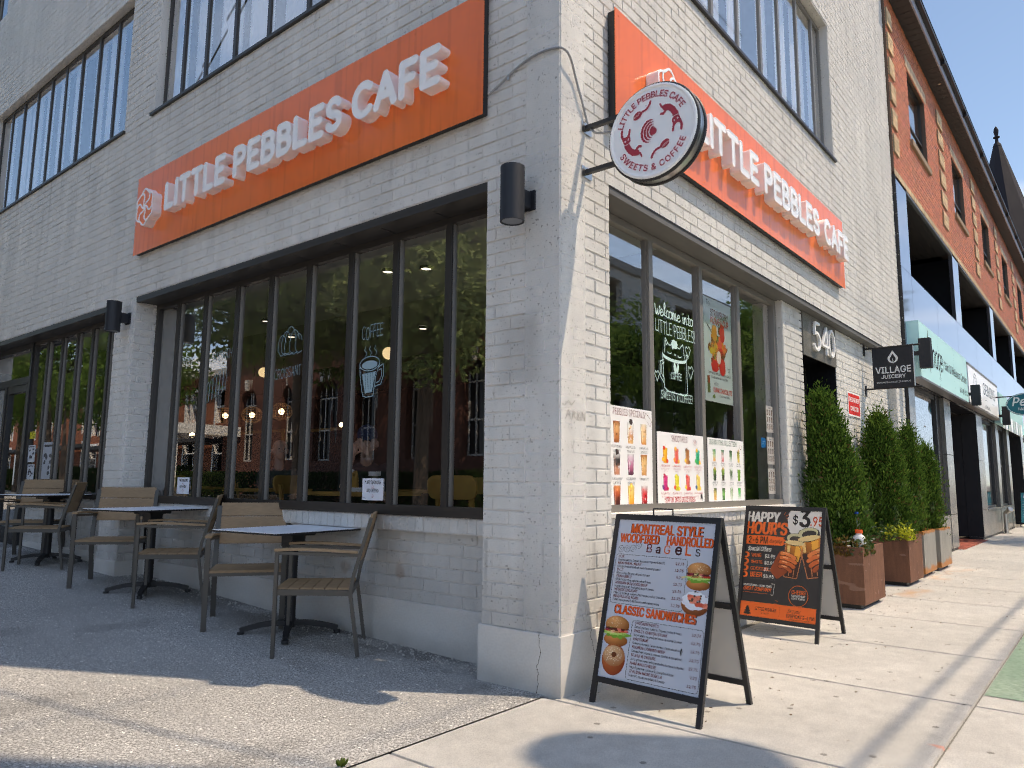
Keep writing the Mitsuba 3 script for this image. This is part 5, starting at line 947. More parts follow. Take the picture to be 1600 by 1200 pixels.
# balcony storey
posts = [(8.885, 9.60), (13.85, 14.57), (19.5, 20.15), (24.4, 25.1), (29.3, 30.0)]
for a, b in posts:
    pk = put('balcony_post', box(-.02, .048, a, b, 4.488, 5.875), 'm_panelblue', nb); put('side_cheek', box(-1.7, -.022, b - .35, b - .004, 4.4, 5.9), 'm_cladding', pk)
for a, b in zip([p[1] for p in posts], [p[0] for p in posts[1:]] + [YE]):
    put('balcony_ceiling', box(-1.9, .03, a, b, 5.90, 5.93), 'm_soffit', nb); put('balcony_edge', box(.0, .052, a, b, 5.875, 5.90), 'm_zinc', nb)
    for q in np.arange(.12, 1.8, .13): put('ceiling_slat', box(-q - .055, -q + .055, a, b, 5.888, 5.8995), 'm_soffit', nb)
    put('balcony_back', box(-1.95, -1.9, a, b, 4.4, 5.95), 'm_roomdark', nb); put('balcony_door', box(-1.89, -1.87, a + .6, a + 1.6, 4.45, 5.8), 'm_cladding', nb)
put('floor_slab', box(-2, .0, 8.9, YE, 4.30, 4.40), 'm_roomdark', nb)
e = [8.885, 9.60, 11.72, 13.85, 16.4, 18.95, 21.5, 24.1, 26.6, 29.2, 31.8, YE]
for a, b in zip(e[:-1], e[1:]): put('parapet_panel', box(.02, .05, a + .006, b - .006, 2.93, 4.478), 'm_panelblue', nb)
put('parapet_core', cat([box(-.08, .018, 8.89, YE, 2.9, 4.46)]), 'm_black', nb); put('corner_trim', box(-.02, .046, 8.864, 8.882, 0, 5.95), 'm_black', nb)
for q in np.arange(3.0, 5.9, .33): put('rivet', moved(trimesh.creation.icosphere(1, .008), .03, 8.863, q), 'm_steel', nb)
# shopfronts
put('lintel_band', box(-.3, .035, 8.89, YE, 2.72, 2.925), 'm_cladding', nb)
for a, b in ((8.885, 9.33), (11.78, 12.43), (15.62, 16.50), (18.80, 19.30), (21.2, 21.75), (25.0, 25.7), (28.4, 29.0)):
    for z0, z1 in ((.055, .635), (.645, 1.70), (1.71, 2.715)): put('stone_panel', box(-.25, .04, a, b, z0, z1), 'm_granite', nb)
    put('pier_base', box(-.25, .02, a, b, -.05, .054), 'm_black', nb)
for i, (a, b) in enumerate(((9.335, 11.775), (16.505, 18.795), (19.305, 21.195), (25.7, 28.4), (29.0, 32.9))):
    e = np.linspace(a, b, 4 if b - a < 3 else 5)
    for p, q in zip(e[:-1], e[1:]): put('stone_panel', box(-.2, .032, p + .003, q - .003, .055, .600), 'm_granite', nb)
    put('window_ledge', box(-.2, .05, a, b, .602, .64), 'm_granite', nb); put('pier_base', box(-.2, .012, a, b, -.05, .054), 'm_black', nb)
    wk = newkey(nb + '__shop_window'); x = -.03; fb = b - (.42 if i == 0 else .22)
    put('frame', cat([box(x - .06, x + .01, fb, fb + .09, .64, 2.72), box(x - .06, x, fb + .09, b, .64, 2.72), box(x - .06, x, a, a + .04, .64, 2.72), box(x - .06, x, a, fb, .64, .70), box(x - .06, x, a, fb, 2.64, 2.72)]), 'm_black', wk)
    put('pane', (np.array([(x - .03, a, .66), (x - .03, fb, .66), (x - .027, fb, 2.7), (x - .027, a, 2.7)]), np.array([(0, 1, 2), (0, 2, 3)])), 'm_glassup', wk)
    if i == 0: put('window_film', box(x - .36, x - .35, a + .75, fb - .1, .75, 2.25), 'm_poster', wk); put('display_back', box(x - .95, x - .9, a, fb, .6, 2.7), 'm_curtain', wk)
    else: put('display_back', box(x - 1.6, x - 1.55, a, b, .1, 2.7), 'm_room', wk)
    if i == 2: put('window_film', box(x - .08, x - .075, a + .3, a + 1.0, 1.9, 2.5), 'm_curtain', wk)
for a, b in ((12.43, 15.62), (21.75, 25.0)):
    dk = newkey(nb + '__entrance'); put('far_wall', cat([box(-2.4, -.26, b + .002, b + .05, .06, .70), box(-2.4, -.26, b + .002, b + .05, .71, 2.72)]), 'm_void', dk); put('near_wall', box(-2.4, -.26, a - .05, a - .002, .0, 2.72), 'm_cladding', dk); put('back_wall', box(-2.45, -2.4, a, b, 0, 2.72), 'm_cladding', dk); put('ceiling', box(-2.4, -.3, a, b, 2.70, 2.74), 'm_soffit', dk)
    put('corner_cover', box(-.255, .038, b - .006, b - .002, .06, 2.71), 'm_void', dk)
    for i in range(8):
        for j in range(int((b - a) / .21)):
            if a < 16: cc = np.array([.30, .085, .055]) * (.75 + .5 * r.random()); m = box(-.235 * 0 - .13 * (i + 1) + .12, -.13 * i + .114, a + .21 * j + (.1 if i % 2 else 0) + .003, min(b, a + .21 * (j + 1) + (.1 if i % 2 else 0) - .003), .001, .009); put('floor_tile', m, 'm_vc', dk, color=np.tile(cc, (8, 1)))
put('core', box(-8.5, -2.5, 8.9, YE - .3, 0, 2.8), 'm_roomdark', nb); put('upper_core', box(-8.5, -2.0, 8.9, YE - .3, 4.4, 9.0), 'm_roomdark', nb); put('room_floor', box(-8.5, -.3, 8.9, YE - .3, 6.4, 6.5), 'm_roomdark', nb)
k = thing('shop_sign', 'turquoise box sign with tall thin script lettering over the first dark shopfront', 'sign'); put('box', box(.052, .22, 8.95, 13.40, 2.765, 3.62), 'm_vc', k, color=np.tile(S(186, 230, 232), (8, 1))); put('drip_edge', box(.05, .225, 8.95, 13.4, 2.73, 2.762), 'm_zinc', k)
Q = Print((.221, 8.95, 2.765), (0, 1, 0), (0, 0, 1)); IN = S(26, 34, 40); 
for e_ in np.linspace(0, 4.45, 4)[1:-1]: Q.line([(e_, 0), (e_, .855)], .005, S(96, 170, 178), 0)
Q.text('Amore', .50, .26, .40, IN, 2, width=1.30, slant=.1); Q.line([(.52, .22), (.66, .80), (.74, .14)], .022, IN, 2); Q.line([(1.45, .50), (1.58, .12)], .022, IN, 2); Q.text('Skin & Wellness Center', 1.98, .34, .15, IN, 2, width=2.35); Q.line([(1.88, .28), (1.88, .52)], .012, IN, 2); Q.text('647 485-5774', 3.45, .10, .10, IN, 2, width=.88); Q.build('print', k)
k = thing('shop_sign', 'white box sign with thin grey lettering over the second dark shopfront', 'sign'); put('box', box(.052, .18, 13.86, 18.45, 2.82, 3.58), 'm_white', k); put('frame', cat([box(.05, .186, 13.84, 18.47, 3.58, 3.63), box(.05, .186, 13.84, 18.47, 2.77, 2.82)]), 'm_alu', k); Q = Print((.181, 13.86, 2.82), (0, 1, 0), (0, 0, 1)); G_ = S(120, 134, 146)
Q.text('GEMINI', 2.0, .36, .26, G_, 2, width=2.0); Q.line([(2.3, .25), (2.6, .25)], .014, G_, 2); Q.line([(3.5, .25), (3.8, .25)], .014, G_, 2); Q.text('647 560 6816', 2.2, .05, .08, G_, 2, width=.8); Q.ring(.9, .40, .24, .28, .02, G_); Q.line([(.9, .12), (.75, .30), (1.1, .45), (.85, .6)], .02, G_); Q.build('print', k)
k = thing('shop_sign', 'turquoise and white sign over the third dark shopfront at the right edge', 'sign'); put('box', box(.052, .18, 18.7, 24.5, 2.72, 3.5), 'm_vc', k, color=np.tile(S(180, 226, 228), (8, 1)))
for j in range(8): put('tab', box(.182, .20, 19.0 + j * .62, 19.4 + j * .62, 2.62, 2.98), 'm_white' if j % 2 else 'm_poster', k)
for y, z0, z1, lab in ((8.80, 2.86, 3.30, 'black box light projecting in front of the turquoise shop sign'), (13.62, 2.72, 3.12, 'black box light between the turquoise and the white shop signs'), (18.58, 2.66, 3.12, 'black box light just left of the oval teal sign')):
    k = thing('sign_light', lab, 'wall lamp'); put('body', box(.24, .395, y - .07, y + .07, z0, z1), 'm_lampblack', k); put('arm', box(.0, .24, y - .02, y + .02, z0 + .2, z0 + .26), 'm_lampblack', k)
k = thing('oval_sign', 'oval teal hanging sign with white script lettering, cut by the right edge', 'sign'); ov = ell(0, 0, .40, .27)
put('panel', inplane(extr(ov, .04), (.78, 18.04, 3.10), (1, 0, 0), (0, 0, 1), (0, -1, 0)), 'm_vc', k, color=np.tile(S(22, 108, 122), (len(extr(ov, .04).vertices), 1))); put('arm', rod((.04, 18.02, 3.30), (1.2, 18.02, 3.30), .015), 'm_black', k)
Q = Print((.78, 17.995, 3.10), (1, 0, 0), (0, 0, 1)); W_ = S(226, 236, 236); Q.ring(0, 0, .385, .255, .012, W_, 1); Q.text('Pearl', -.29, -.03, .20, W_, 2, width=.58, slant=.2, bold=True); Q.text('NAIL BAR', -.16, -.14, .06, W_, 2, width=.33, bold=True); Q.build('print', k)
k, pr_ = sandwich_board(.42, 22.6, math.radians(-6), 'teal A frame board far along the sidewalk at the right edge', W=.62, H=1.0, handle=False); par, Q, w, h = pr_[0]; Q.poly(sg.box(0, 0, w, h), S(92, 170, 178), 0); Q.text('Pearl', w * .06, h * .83, .11, W_, 2, width=w * .8, slant=.2, bold=True)
for j in range(7): Q.line([(w * .08, h * (.70 - j * .085)), (w * (.6 + .3 * (j % 2)), h * (.70 - j * .085))], .014, W_, 2)
Q.build('print', par)
k = thing('standpipe', 'chrome fire department standpipe beside the dark shopfront base', 'standpipe'); put('pipe', cat([rod((.14, 18.62, 0), (.14, 18.62, .52), .045, 16)]), 'm_steel', k, smooth=30); put('flange', cat([moved(trimesh.creation.cylinder(.11, .02, sections=20), .14, 18.62, .01), moved(trimesh.creation.cylinder(.06, .05, sections=20), .14, 18.62, .12)]), 'm_steel', k, smooth=30)
for s_ in (-1, 1): put('inlet', cat([rod((.14, 18.62, .50), (.24, 18.62 + s_ * .11, .58), .045, 14), rod((.225, 18.62 + s_ * .10, .57), (.265, 18.62 + s_ * .135, .60), .06, 14)]), 'm_steel', k, smooth=30)
k = thing('house_turret', 'dark pointed turret roof with a finial rising behind the orange brick building', 'turret'); tx, ty = -.98, 37.4
put('tower', moved(trimesh.creation.cylinder(1.7, 10.4, sections=12), tx, ty, 5.2), 'm_vc', k, color=np.tile([.22, .08, .05], (len(trimesh.creation.cylinder(1.7, 10.4, sections=12).vertices), 1)))
put('spire_roof', moved(trimesh.creation.revolve([(1.9, 0), (1.05, 3.6), (.17, 7.05), (.13, 7.1), (0, 7.1)], sections=10), tx, ty, 10.3), 'm_slate', k); put('finial', moved(trimesh.creation.revolve([(0, 0), (.19, 0), (.15, .14), (.08, .22), (.06, .42), (.14, .46), (.14, .50), (.06, .54), (.10, .70), (.11, .82), (.06, .97), (.02, 1.03), (0, 1.06)], sections=16), tx, ty, 17.3), 'm_slate', k, smooth=40)
k = thing('litter', 'small pale paper scraps lying beside the last planter', 'litter')
for j in range(5): put('scrap', moved(extr(wob(0, 0, .03, .02, 7, .4, j), .003), .05 + .1 * rng.random(), 9.4 + .5 * rng.random(), .001), 'm_curtain', k)

# ------------------------------------------------------------------ people and furniture inside the cafe
def body(bones, res, it=8):
    Ms = []
    for (p, a, q, b) in bones:
        s1, s2 = trimesh.creation.icosphere(2, a), trimesh.creation.icosphere(2, b); pts = np.vstack([s1.vertices + p, s2.vertices + q]); Ms.append(manifold3d.Manifold.hull_points(pts))
    m = manifold3d.Manifold.batch_boolean(Ms, manifold3d.OpType.Add).refine_to_length(res).to_mesh(); t = trimesh.Trimesh(m.vert_properties[:, :3], m.tri_verts); trimesh.smoothing.filter_taubin(t, iterations=it); return t
def seated(k, O, yaw, cap, hand_up, cloth, glasses=False):
    ca, sa = math.cos(yaw), math.sin(yaw); R = np.array([[ca, -sa, 0], [sa, ca, 0], [0, 0, 1]])
    A = lambda x, y, z: np.array(O) + R @ np.array([x, y, z])                # x forward, y left, z above the seat
    hd = A(.16, 0, .74) if hand_up else A(.04, 0, .78)
    skin = [(hd + R @ (-.01, 0, .035), .088, hd + R @ (.025, 0, -.03), .078), (hd + R @ (.04, 0, -.06), .052, hd + R @ (.045, 0, -.085), .040), (hd + R @ (-.03, 0, -.06), .052, A(.02, 0, .56), .055), (hd + R @ (.095, 0, .0), .016, hd + R @ (.102, 0, -.025), .017)]
    for s in (-1, 1): skin.append((hd + R @ (-.005, s * .088, .0), .018, hd + R @ (-.01, s * .09, -.03), .014))
    sh = [A(0, s * .18, .50) for s in (-1, 1)]
    el = A(.22, -.20, .30) if hand_up else A(.10, -.24, .24); wr = hd + R @ (.035, -.125, -.12) if hand_up else A(.33, -.10, .22)
    el2, wr2 = A(.12, .24, .24), A(.36, .10, .24)
    for e_, w_, tip in ((el, wr, (hd + R @ (.05, -.09, -.01)) if hand_up else wr + R @ (.10, .02, 0)), (el2, wr2, wr2 + R @ (.10, -.03, 0))):
        skin.append((e_, .040, w_, .027)); d = (tip - w_) / np.linalg.norm(tip - w_); sd = np.cross(d, R @ np.array([1., 0, 0])) if hand_up and e_ is el else np.cross(d, (0, 0, 1)); sd = sd / np.linalg.norm(sd); pc = w_ + d * .055; skin.append((w_, .026, pc, .032))
        for j, off in enumerate((-.027, -.009, .009, .026)):
            l = (.065, .075, .070, .055)[j]; b0 = pc + sd * off + d * .02; b1 = b0 + d * l * .55 + R @ (0, 0, -.008); skin += [(b0, .0095, b1, .0085), (b1, .0085, b1 + d * l * .4 + R @ (-.012, 0, -.02), .0075)]
        skin.append((w_ + d * .03 + sd * .025, .012, w_ + d * .06 + sd * .055, .0095))
    put('body', body(skin, .009), 'm_skin', k, smooth=True)
    cl = [(A(-.02, -.10, .06), .14, A(-.02, .10, .06), .14), (A(-.02, -.09, .10), .13, A(0, -.11, .42), .115), (A(-.02, .09, .10), .13, A(0, .11, .42), .115), (A(0, -.11, .42), .11, sh[0], .065), (A(0, .11, .42), .11, sh[1], .065), (A(0, -.05, .50), .07, A(0, .05, .50), .07), (sh[0], .062, el, .046), (sh[1], .062, el2, .046)]
    if not hand_up: cl += [(el, .046, (el + wr) / 2, .040)]
    for s in (-1, 1): cl += [(A(.02, s * .10, .03), .085, A(.42, s * .12, .05), .062), (A(.42, s * .12, .05), .06, A(.40, s * .12, -.34), .045)]
    put('clothes', body(cl, .02), cloth, k, smooth=True)
    ey = [(hd + R @ (.082, s * .032, .012), .009, hd + R @ (.083, s * .030, .012), .009) for s in (-1, 1)]; put('eye', body(ey, .006, 2), 'm_black', k, smooth=True)
    put('mouth', body([(hd + R @ (.085, -.02, -.055), .006, hd + R @ (.085, .02, -.055), .006)], .005, 2), 'm_corten', k, smooth=True)
    if glasses:
        for s in (-1, 1): put('lens', body([(hd + R @ (.095, s * .035, .012), .019, hd + R @ (.097, s * .037, .010), .019)], .008, 2), 'm_black', k, smooth=True)
    if cap:
        m = body([(hd + R @ (-.01, 0, .065), .096, hd + R @ (-.02, 0, .075), .092)], .012); m.vertices[:, 2] = np.maximum(m.vertices[:, 2], hd[2] + .035); br = body([(hd + R @ (.06, -.045, .045), .012, hd + R @ (.06, .045, .045), .012), (hd + R @ (.06, -.05, .045), .012, hd + R @ (.165, -.02, .02), .010), (hd + R @ (.06, .05, .045), .012, hd + R @ (.165, .02, .02), .010), (hd + R @ (.165, -.02, .02), .010, hd + R @ (.165, .02, .02), .010), (hd + R @ (.06, 0, .045), .012, hd + R @ (.17, 0, .02), .010)], .012)
        put('cap', cat([m, br]), 'm_navycloth', k, smooth=True); put('hair', body([(hd + R @ (-.055, 0, .02), .070, hd + R @ (-.09, 0, -.06), .045), (hd + R @ (-.03, .08, .02), .02, hd + R @ (-.05, .075, -.05), .018)], .012), 'm_hair', k, smooth=True)
k = thing('person', 'person in a dark cap and black shirt by the window, hand raised to the face', 'person'); seated(k, (-2.98, 1.10, .745), math.radians(-40), True, True, 'm_darkcloth')
k = thing('person', 'balding person in a dark grey top sitting deep inside the cafe', 'person'); seated(k, (-5.45, 1.80, .72), math.radians(-20), False, False, 'm_greycloth')
def cafe_chair(x, y, a, lab, flat=True):
    k = thing('cafe_chair', lab, 'chair', 'yellow wood chairs inside the cafe'); D = 'm_yellowwood'; z = .3
    for s in (-1, 1): put('leg', moved(cat([bar((.18, s * .17, 0), (.15, s * .15, .44), .034, .034)]), x, y, z, a), D, k); put('rear_leg', moved(cat([bar((-.24, s * .17, 0), (-.17, s * .15, .44), .034, .034), bar((-.17, s * .15, .43), (-.22, s * .15, .80), .034, .03)]), x, y, z, a), D, k)
    put('seat', moved(moved(extr(rect(-.21, -.21, .21, .21, .06), .03), 0, 0, .44), x, y, z, a), D, k); g = extr(rect(-.22, -.09, .22, .09, .07), .022); m = inplane(g, (-.235, 0, .80), (0, 1, 0), (-.13, 0, .99), (-.99, 0, -.13)); put('backrest', moved(m, x, y, z, a), D, k)
for i, (x, y, a) in enumerate(((-1.55, .95, 100), (-.95, 1.3, 80), (-2.35, 1.9, 200), (-3.7, 1.0, 20), (-4.2, 1.9, 190), (-3.2, 2.9, 150), (-5.9, 1.0, 30), (-6.6, 2.2, 60), (-1.6, 2.6, 160), (-7.3, 1.2, 0))): cafe_chair(x, y, math.radians(a), 'yellow bentwood chair inside the cafe')
def cafe_table(x, y, lab):
    k = thing('cafe_table', lab, 'table', 'wood tables inside the cafe'); put('tabletop', moved(extr(rect(-.36, -.34, .36, .34, .03), .03), x, y, 1.02), 'm_yellowwood', k); put('column', moved(trimesh.creation.cylinder(.035, .72, sections=16), x, y, .66), 'm_black', k); put('base', moved(trimesh.creation.cylinder(.22, .02, sections=24), x, y, .312), 'm_black', k)
for x, y in ((-1.35, 1.75), (-2.55, .72), (-4.8, 1.25), (-3.55, 2.3), (-6.7, 1.35), (-8.0, 1.8)): cafe_table(x, y, 'square light wood table inside the cafe')
k = thing('condiment_jar', 'clear jar with a white lid on the table beside the person in the cap', 'jar'); put('jar', moved(trimesh.creation.cylinder(.045, .13, sections=20), -2.34, .66, 1.12), 'm_bottle', k, smooth=40); put('lid', moved(trimesh.creation.cylinder(.05, .035, sections=20), -2.34, .66, 1.20), 'm_plastic', k); put('contents', moved(trimesh.creation.cylinder(.04, .10, sections=20), -2.34, .66, 1.105), 'm_corten', k)
k = thing('table_caddy', 'yellow wooden caddy with a round grip on the table behind the notice', 'caddy'); g = shapely.union_all([ell(0, .12, .03, .05), sg.Polygon([(-.045, 0), (.045, 0), (.03, .14), (-.03, .14)])]).difference(ell(0, .135, .012, .018)); put('board', inplane(extr(g, .02), (-2.58, .66, 1.055), (1, 0, 0), (0, 0, 1), (0, -1, 0)), 'm_yellowwood', k); put('tray', box(-2.70, -2.46, .62, .72, 1.051, 1.085), 'm_plastic', k)
for x, c in ((-2.68, 'm_corten'), (-2.63, 'm_plastic')): put('bottle', moved(trimesh.creation.revolve([(0, 0), (.022, 0), (.022, .09), (.01, .12), (.01, .15), (0, .15)], sections=14), x, .67, 1.086), c, k, smooth=40)
def lattice(x0, x1, y, z0, z1, lab, axis='x'):
    k = thing('lattice_screen', lab, 'screen'); h = z1 - z0; w = x1 - x0; n = int((w + h) / .095); pc = []
    for i in range(n):
        t = x0 - h + i * .095
        for s in (0, 1):
            a, b = (t, z0), (t + h, z1)
            if s: a, b = (t + h, z0), (t, z1)
            l = sg.LineString([a, b]).intersection(sg.box(x0, z0, x1, z1))
            if l.length > .08:
                (ax, az), (bx, bz) = list(l.coords)[0], list(l.coords)[-1]; q = y + .006 * s; pc.append(bar((ax, q, az), (bx, q, bz), .034, .006, (0, 1, 0)) if axis == 'x' else bar((q, ax, az), (q, bx, bz), .034, .006, (1, 0, 0)))
    put('slats', cat(pc), 'm_roomdark', k, stuff=True); f = cat([box(x0 - .03, x0, y - .02, y + .02, z0, z1), box(x1, x1 + .03, y - .02, y + .02, z0, z1), box(x0 - .03, x1 + .03, y - .02, y + .02, z1, z1 + .04)]); put('frame', f, 'm_yellowwood', k)
lattice(-10.4, -7.2, 3.0, .3, 1.85, 'dark wooden lattice screen inside behind the left patio panes'); lattice(-7.0, -5.9, 3.2, .3, 1.85, 'narrow dark wooden lattice screen inside, right of the wider one')
EM = lambda c: {'type': 'area', 'radiance': {'type': 'rgb', 'value': c}}
def emit(name, mesh, parent, c, smooth=True):
    kk = newkey(parent + '__' + name); scene[kk] = {**mikit.ply(mesh, 'm_plastic', smooth=smooth), 'emitter': EM(c)}
for x, y, z, rr_, kind in ((-8.02, 3.5, 2.24, .17, 'g'), (-8.88, 3.5, 2.23, .17, 'g'), (-9.73, 3.5, 2.26, .17, 'g'), (-3.75, 2.0, 2.54, .07, 'b'), (-6.2, 2.0, 2.54, .065, 'b'), (-6.47, 3.5, 1.96, .035, 's'), (-10.85, 3.5, 1.95, .05, 's'), (-10.5, 3.5, 1.90, .05, 's'), (-1.2, 2.1, 2.45, .07, 'b')):
    k = thing('pendant_lamp', {-8.02: 'round woven basket pendant inside, rightmost of the row of three', -8.88: 'round woven basket pendant inside, middle of the row of three', -9.73: 'round woven basket pendant inside, leftmost of the row of three', -3.75: 'warm glowing globe pendant inside, right of the coffee drawing', -6.2: 'warm glowing globe pendant inside, between the sandwich and croissant drawings', -6.47: 'tiny bright bulb inside, between the croissant and coffee drawings', -10.85: 'tiny bright bulb low behind the left patio panes', -10.5: 'tiny lower bulb beside another behind the left patio panes', -1.2: 'warm globe pendant inside behind the cat drawing'}[x], 'lamp', {'g': 'basket pendants inside', 'b': 'globe pendants inside', 's': 'small pendant bulbs inside'}[kind])
    if kind == 'g':
        emit('bulb', moved(trimesh.creation.icosphere(2, .05), x, y, z), k, [2.2, 1.5, .8]); pc = []
        for j in range(18): pc.append(tube([(x + rr_ * math.sin(p) * math.cos(j * .349), y + rr_ * math.sin(p) * math.sin(j * .349), z + rr_ * .85 * math.cos(p)) for p in np.linspace(.2, 2.94, 14)], .0055, 4))
        for p in np.linspace(.45, 2.7, 8): pc.append(tube([(x + rr_ * math.sin(p) * math.cos(t), y + rr_ * math.sin(p) * math.sin(t), z + rr_ * .85 * math.cos(p)) for t in np.linspace(0, 6.28, 25)], .0045, 4))
        put('basket', cat(pc), 'm_slat', k)
    else: emit('globe', moved(trimesh.creation.icosphere(2, rr_), x, y, z), k, [.38, .27, .13] if kind == 'b' else [3, 2.4, 1.3])
    put('cord', rod((x, y, z + rr_ * .8), (x, y, 3.12), .005, 6), 'm_black', k)
for x, y in ((-5.19, 1.37), (-4.78, 1.95), (-6.25, 2.43), (-2.49, .86), (-2.15, 1.0), (-4.4, 3.13)):
    k = thing('ceiling_spot', 'small round ceiling light inside the cafe', 'lamp', 'ceiling spots inside the cafe'); m = trimesh.creation.cylinder(.045, .008, sections=20); emit('lens', moved(m, x, y, 3.09 if y > 1.8 else 2.985), k, [.8, .7, .55], False); put('can', moved(trimesh.creation.annulus(.047, .055, .03, sections=20), x, y, 3.10 if y > 1.8 else 2.99), 'm_black', k)

# ------------------------------------------------------------------ what stands across the streets (seen in the glass) and casts the shadows
def tree(x, y, H, cz, R, RZ, seed, n, lab, base=(.07, .13, .025), lite=(.22, .32, .08), leaf=.20, group=None, z0=0.0):
    k = thing('street_tree', lab, 'tree', group); r = np.random.default_rng(seed); nb_ = 34
    bc = r.normal(size=(nb_, 3)); bc /= np.linalg.norm(bc, axis=1, keepdims=True); bc *= (.35 + .62 * r.random((nb_, 1))); bc = bc * (R, R, RZ) + (x, y, cz)
    bi = r.integers(0, nb_, n); d = r.normal(size=(n, 3)); d /= np.linalg.norm(d, axis=1, keepdims=True); br = R * (.26 + .16 * r.random(nb_)); C = bc[bi] + d * (br[bi] * (.55 + .5 * r.random(n)))[:, None] * (1, 1, .75)
    D = d * .6 + r.normal(size=(n, 3)) * .7; mx = np.clip(r.random(nb_)[bi] * .7 + .5 * r.random(n) - .1, 0, 1)[:, None]; col = np.array(base) + (np.array(lite) - np.array(base)) * mx
    L = leaf * (.7 + .6 * r.random(n)); V, F, Cc = leaves(C, D, L, L * .62, col, seed); put('crown', (V, F), 'm_leaf', k, color=Cc)
    tr = [tube([(x, y, z0 - .1), (x + .05, y, H * .3), (x, y + .08, cz), (x, y, cz + RZ * .7)], [.20, .16, .10, .03], 9)]
    for j in range(16): q = bc[j]; s_ = .3 + .4 * r.random(); p0 = np.array([x, y, cz - RZ * .8 + RZ * s_]); tr.append(tube([p0, (p0 + q) / 2 + (0, 0, .2), q], [.07, .045, .015], 5))
    put('trunk', cat(tr), 'm_bark', k)
    return k
tree(-11.0, -9.0, 11, 7.2, 3.9, 3.3, 31, 24000, 'leafy street tree across the side street, opposite the cafe windows', (.12, .16, .05), (.36, .42, .17)); tree(-17.0, -9.4, 12, 7.6, 4.2, 3.7, 32, 24000, 'big dark street tree in front of the brick hall across the side street', (.08, .13, .03), (.27, .36, .10)); tree(-35.5, -9.4, 12, 7.4, 4.6, 3.4, 33, 14000, 'bright leafy street tree far down the side street'); tree(-30, -19, 7, 4.2, 2.6, 2.2, 38, 6000, 'small garden tree in front of the pale roofed house')
tree(11.2, 23.5, 10, 5.6, 3.0, 2.5, 34, 12000, 'rounded street tree across the main street, nearer one'); tree(11.6, 31.5, 12, 7.2, 3.8, 3.3, 35, 14000, 'tall street tree across the main street, farther one', (.06, .12, .02), (.20, .32, .07)); tree(11.4, 41, 12, 7.0, 3.9, 3.4, 36, 12000, 'street tree across the main street near the end of the long modern building'); tree(11.2, 15.5, 9, 5.2, 2.9, 2.3, 39, 9000, 'low street tree across the main street beside the parked cars')
tree(3.75, 17.6, 8, 5.6, 2.0, 1.8, 37, 5000, 'young street tree on the sidewalk beyond the planters, outside the picture', leaf=.14)
hall = thing('brick_hall', 'red brick hall with tall arched windows and a dark cornice across the side street', 'building'); HP = Plane((0, -13.0, 0), (1, 0, 0), (0, 1, 0))
scene['m_hallbrick'] = pr(proc(lambda p, n, uv: mix([.085, .036, .026], [.15, .062, .042], fbm(p.x * 6, p.z * 9, 0.0, 3)) * (.72 + .28 * smoothstep(.0, .05, dr.abs((p.z / .42) - dr.floor(p.z / .42) - .03)))), .9)
AR = [(-25.6 + 2.55 * i) for i in range(7)]; g = sg.box(-27.2, 0, -7.5, 9.0)
for x in AR: g = g.difference(shapely.union_all([sg.box(x - .52, 1.9, x + .52, 4.3), ell(x, 4.3, .52, .62), sg.box(x - .5, 6.0, x + .5, 7.9)]))
put('facade', inplane(extr(g, .4), (0, -13.4, 0), (1, 0, 0), (0, 0, 1), (0, 1, 0)), 'm_hallbrick', hall); put('body', box(-27.1, -7.6, -26, -13.9, 0, 9.0), 'm_hallbrick', hall); put('cornice', cat([box(-28.3, -7, -13.4, -12.0, 8.9, 9.3), box(-28.0, -7, -13.4, -12.4, 8.6, 8.9)]), 'm_eave', hall); put('roof', (np.array([(-28.2, -12.1, 9.3), (-7, -12.1, 9.3), (-7, -20, 12.8), (-28.2, -20, 12.8), (-28.2, -27, 9.3), (-7, -27, 9.3)]), np.array([(0, 1, 2, 3), (3, 2, 5, 4)])), 'm_slate', hall)
for x in AR:
    wk = newkey(hall + '__window'); put('frame', cat([box(x - .52, x + .52, -13.32, -13.27, z - .03, z + .03) for z in (1.95, 3.05, 4.25)] + [box(x + q - .025, x + q + .025, -13.32, -13.27, 1.9, 4.8) for q in (-.49, -.17, .17, .49)] + [box(x + q - .025, x + q + .025, -13.32, -13.27, 6.0, 7.9) for q in (-.47, 0, .47)]), 'm_backpanel', wk); put('pane', box(x - .55, x + .55, -13.36, -13.34, 1.8, 8.0), 'm_cladding', wk); put('keystone', inplane(extr(sg.Polygon([(x - .09, 4.86), (x + .09, 4.86), (x + .14, 5.3), (x - .14, 5.3)]), .1), (0, -13.0, 0), (1, 0, 0), (0, 0, 1), (0, 1, 0)), 'm_backpanel', wk)
put('porch_canopy', cat([box(-31.5, -26.0, -13.0, -10.4, 2.95, 3.35), box(-31.4, -31.2, -10.7, -10.5, 0, 2.95), box(-26.4, -26.2, -10.7, -10.5, 0, 2.95)]), 'm_white', hall)
k = thing('hedge', 'dark clipped hedge in front of the brick hall', 'hedge'); nn = 16000; C = np.c_[rng.uniform(-27, -6, nn), -11.2 + .5 * rng.normal(size=nn) * .8, 1.45 * rng.random(nn) ** .6]; V, F, Cc = leaves(C, rng.normal(size=(nn, 3)) + (0, 0, .5), .12, .07, np.array([[.03, .05, .015]]) * (.6 + .9 * rng.random((nn, 1))), 5); put('foliage', (V, F), 'm_leaf', k, color=Cc)
k = thing('pale_roofed_house', 'house with a large pale shingled roof behind trees down the side street', 'house'); put('wall', box(-60, -38, -38, -24, 0, 8.8), 'm_hallbrick', k); sh_ = []
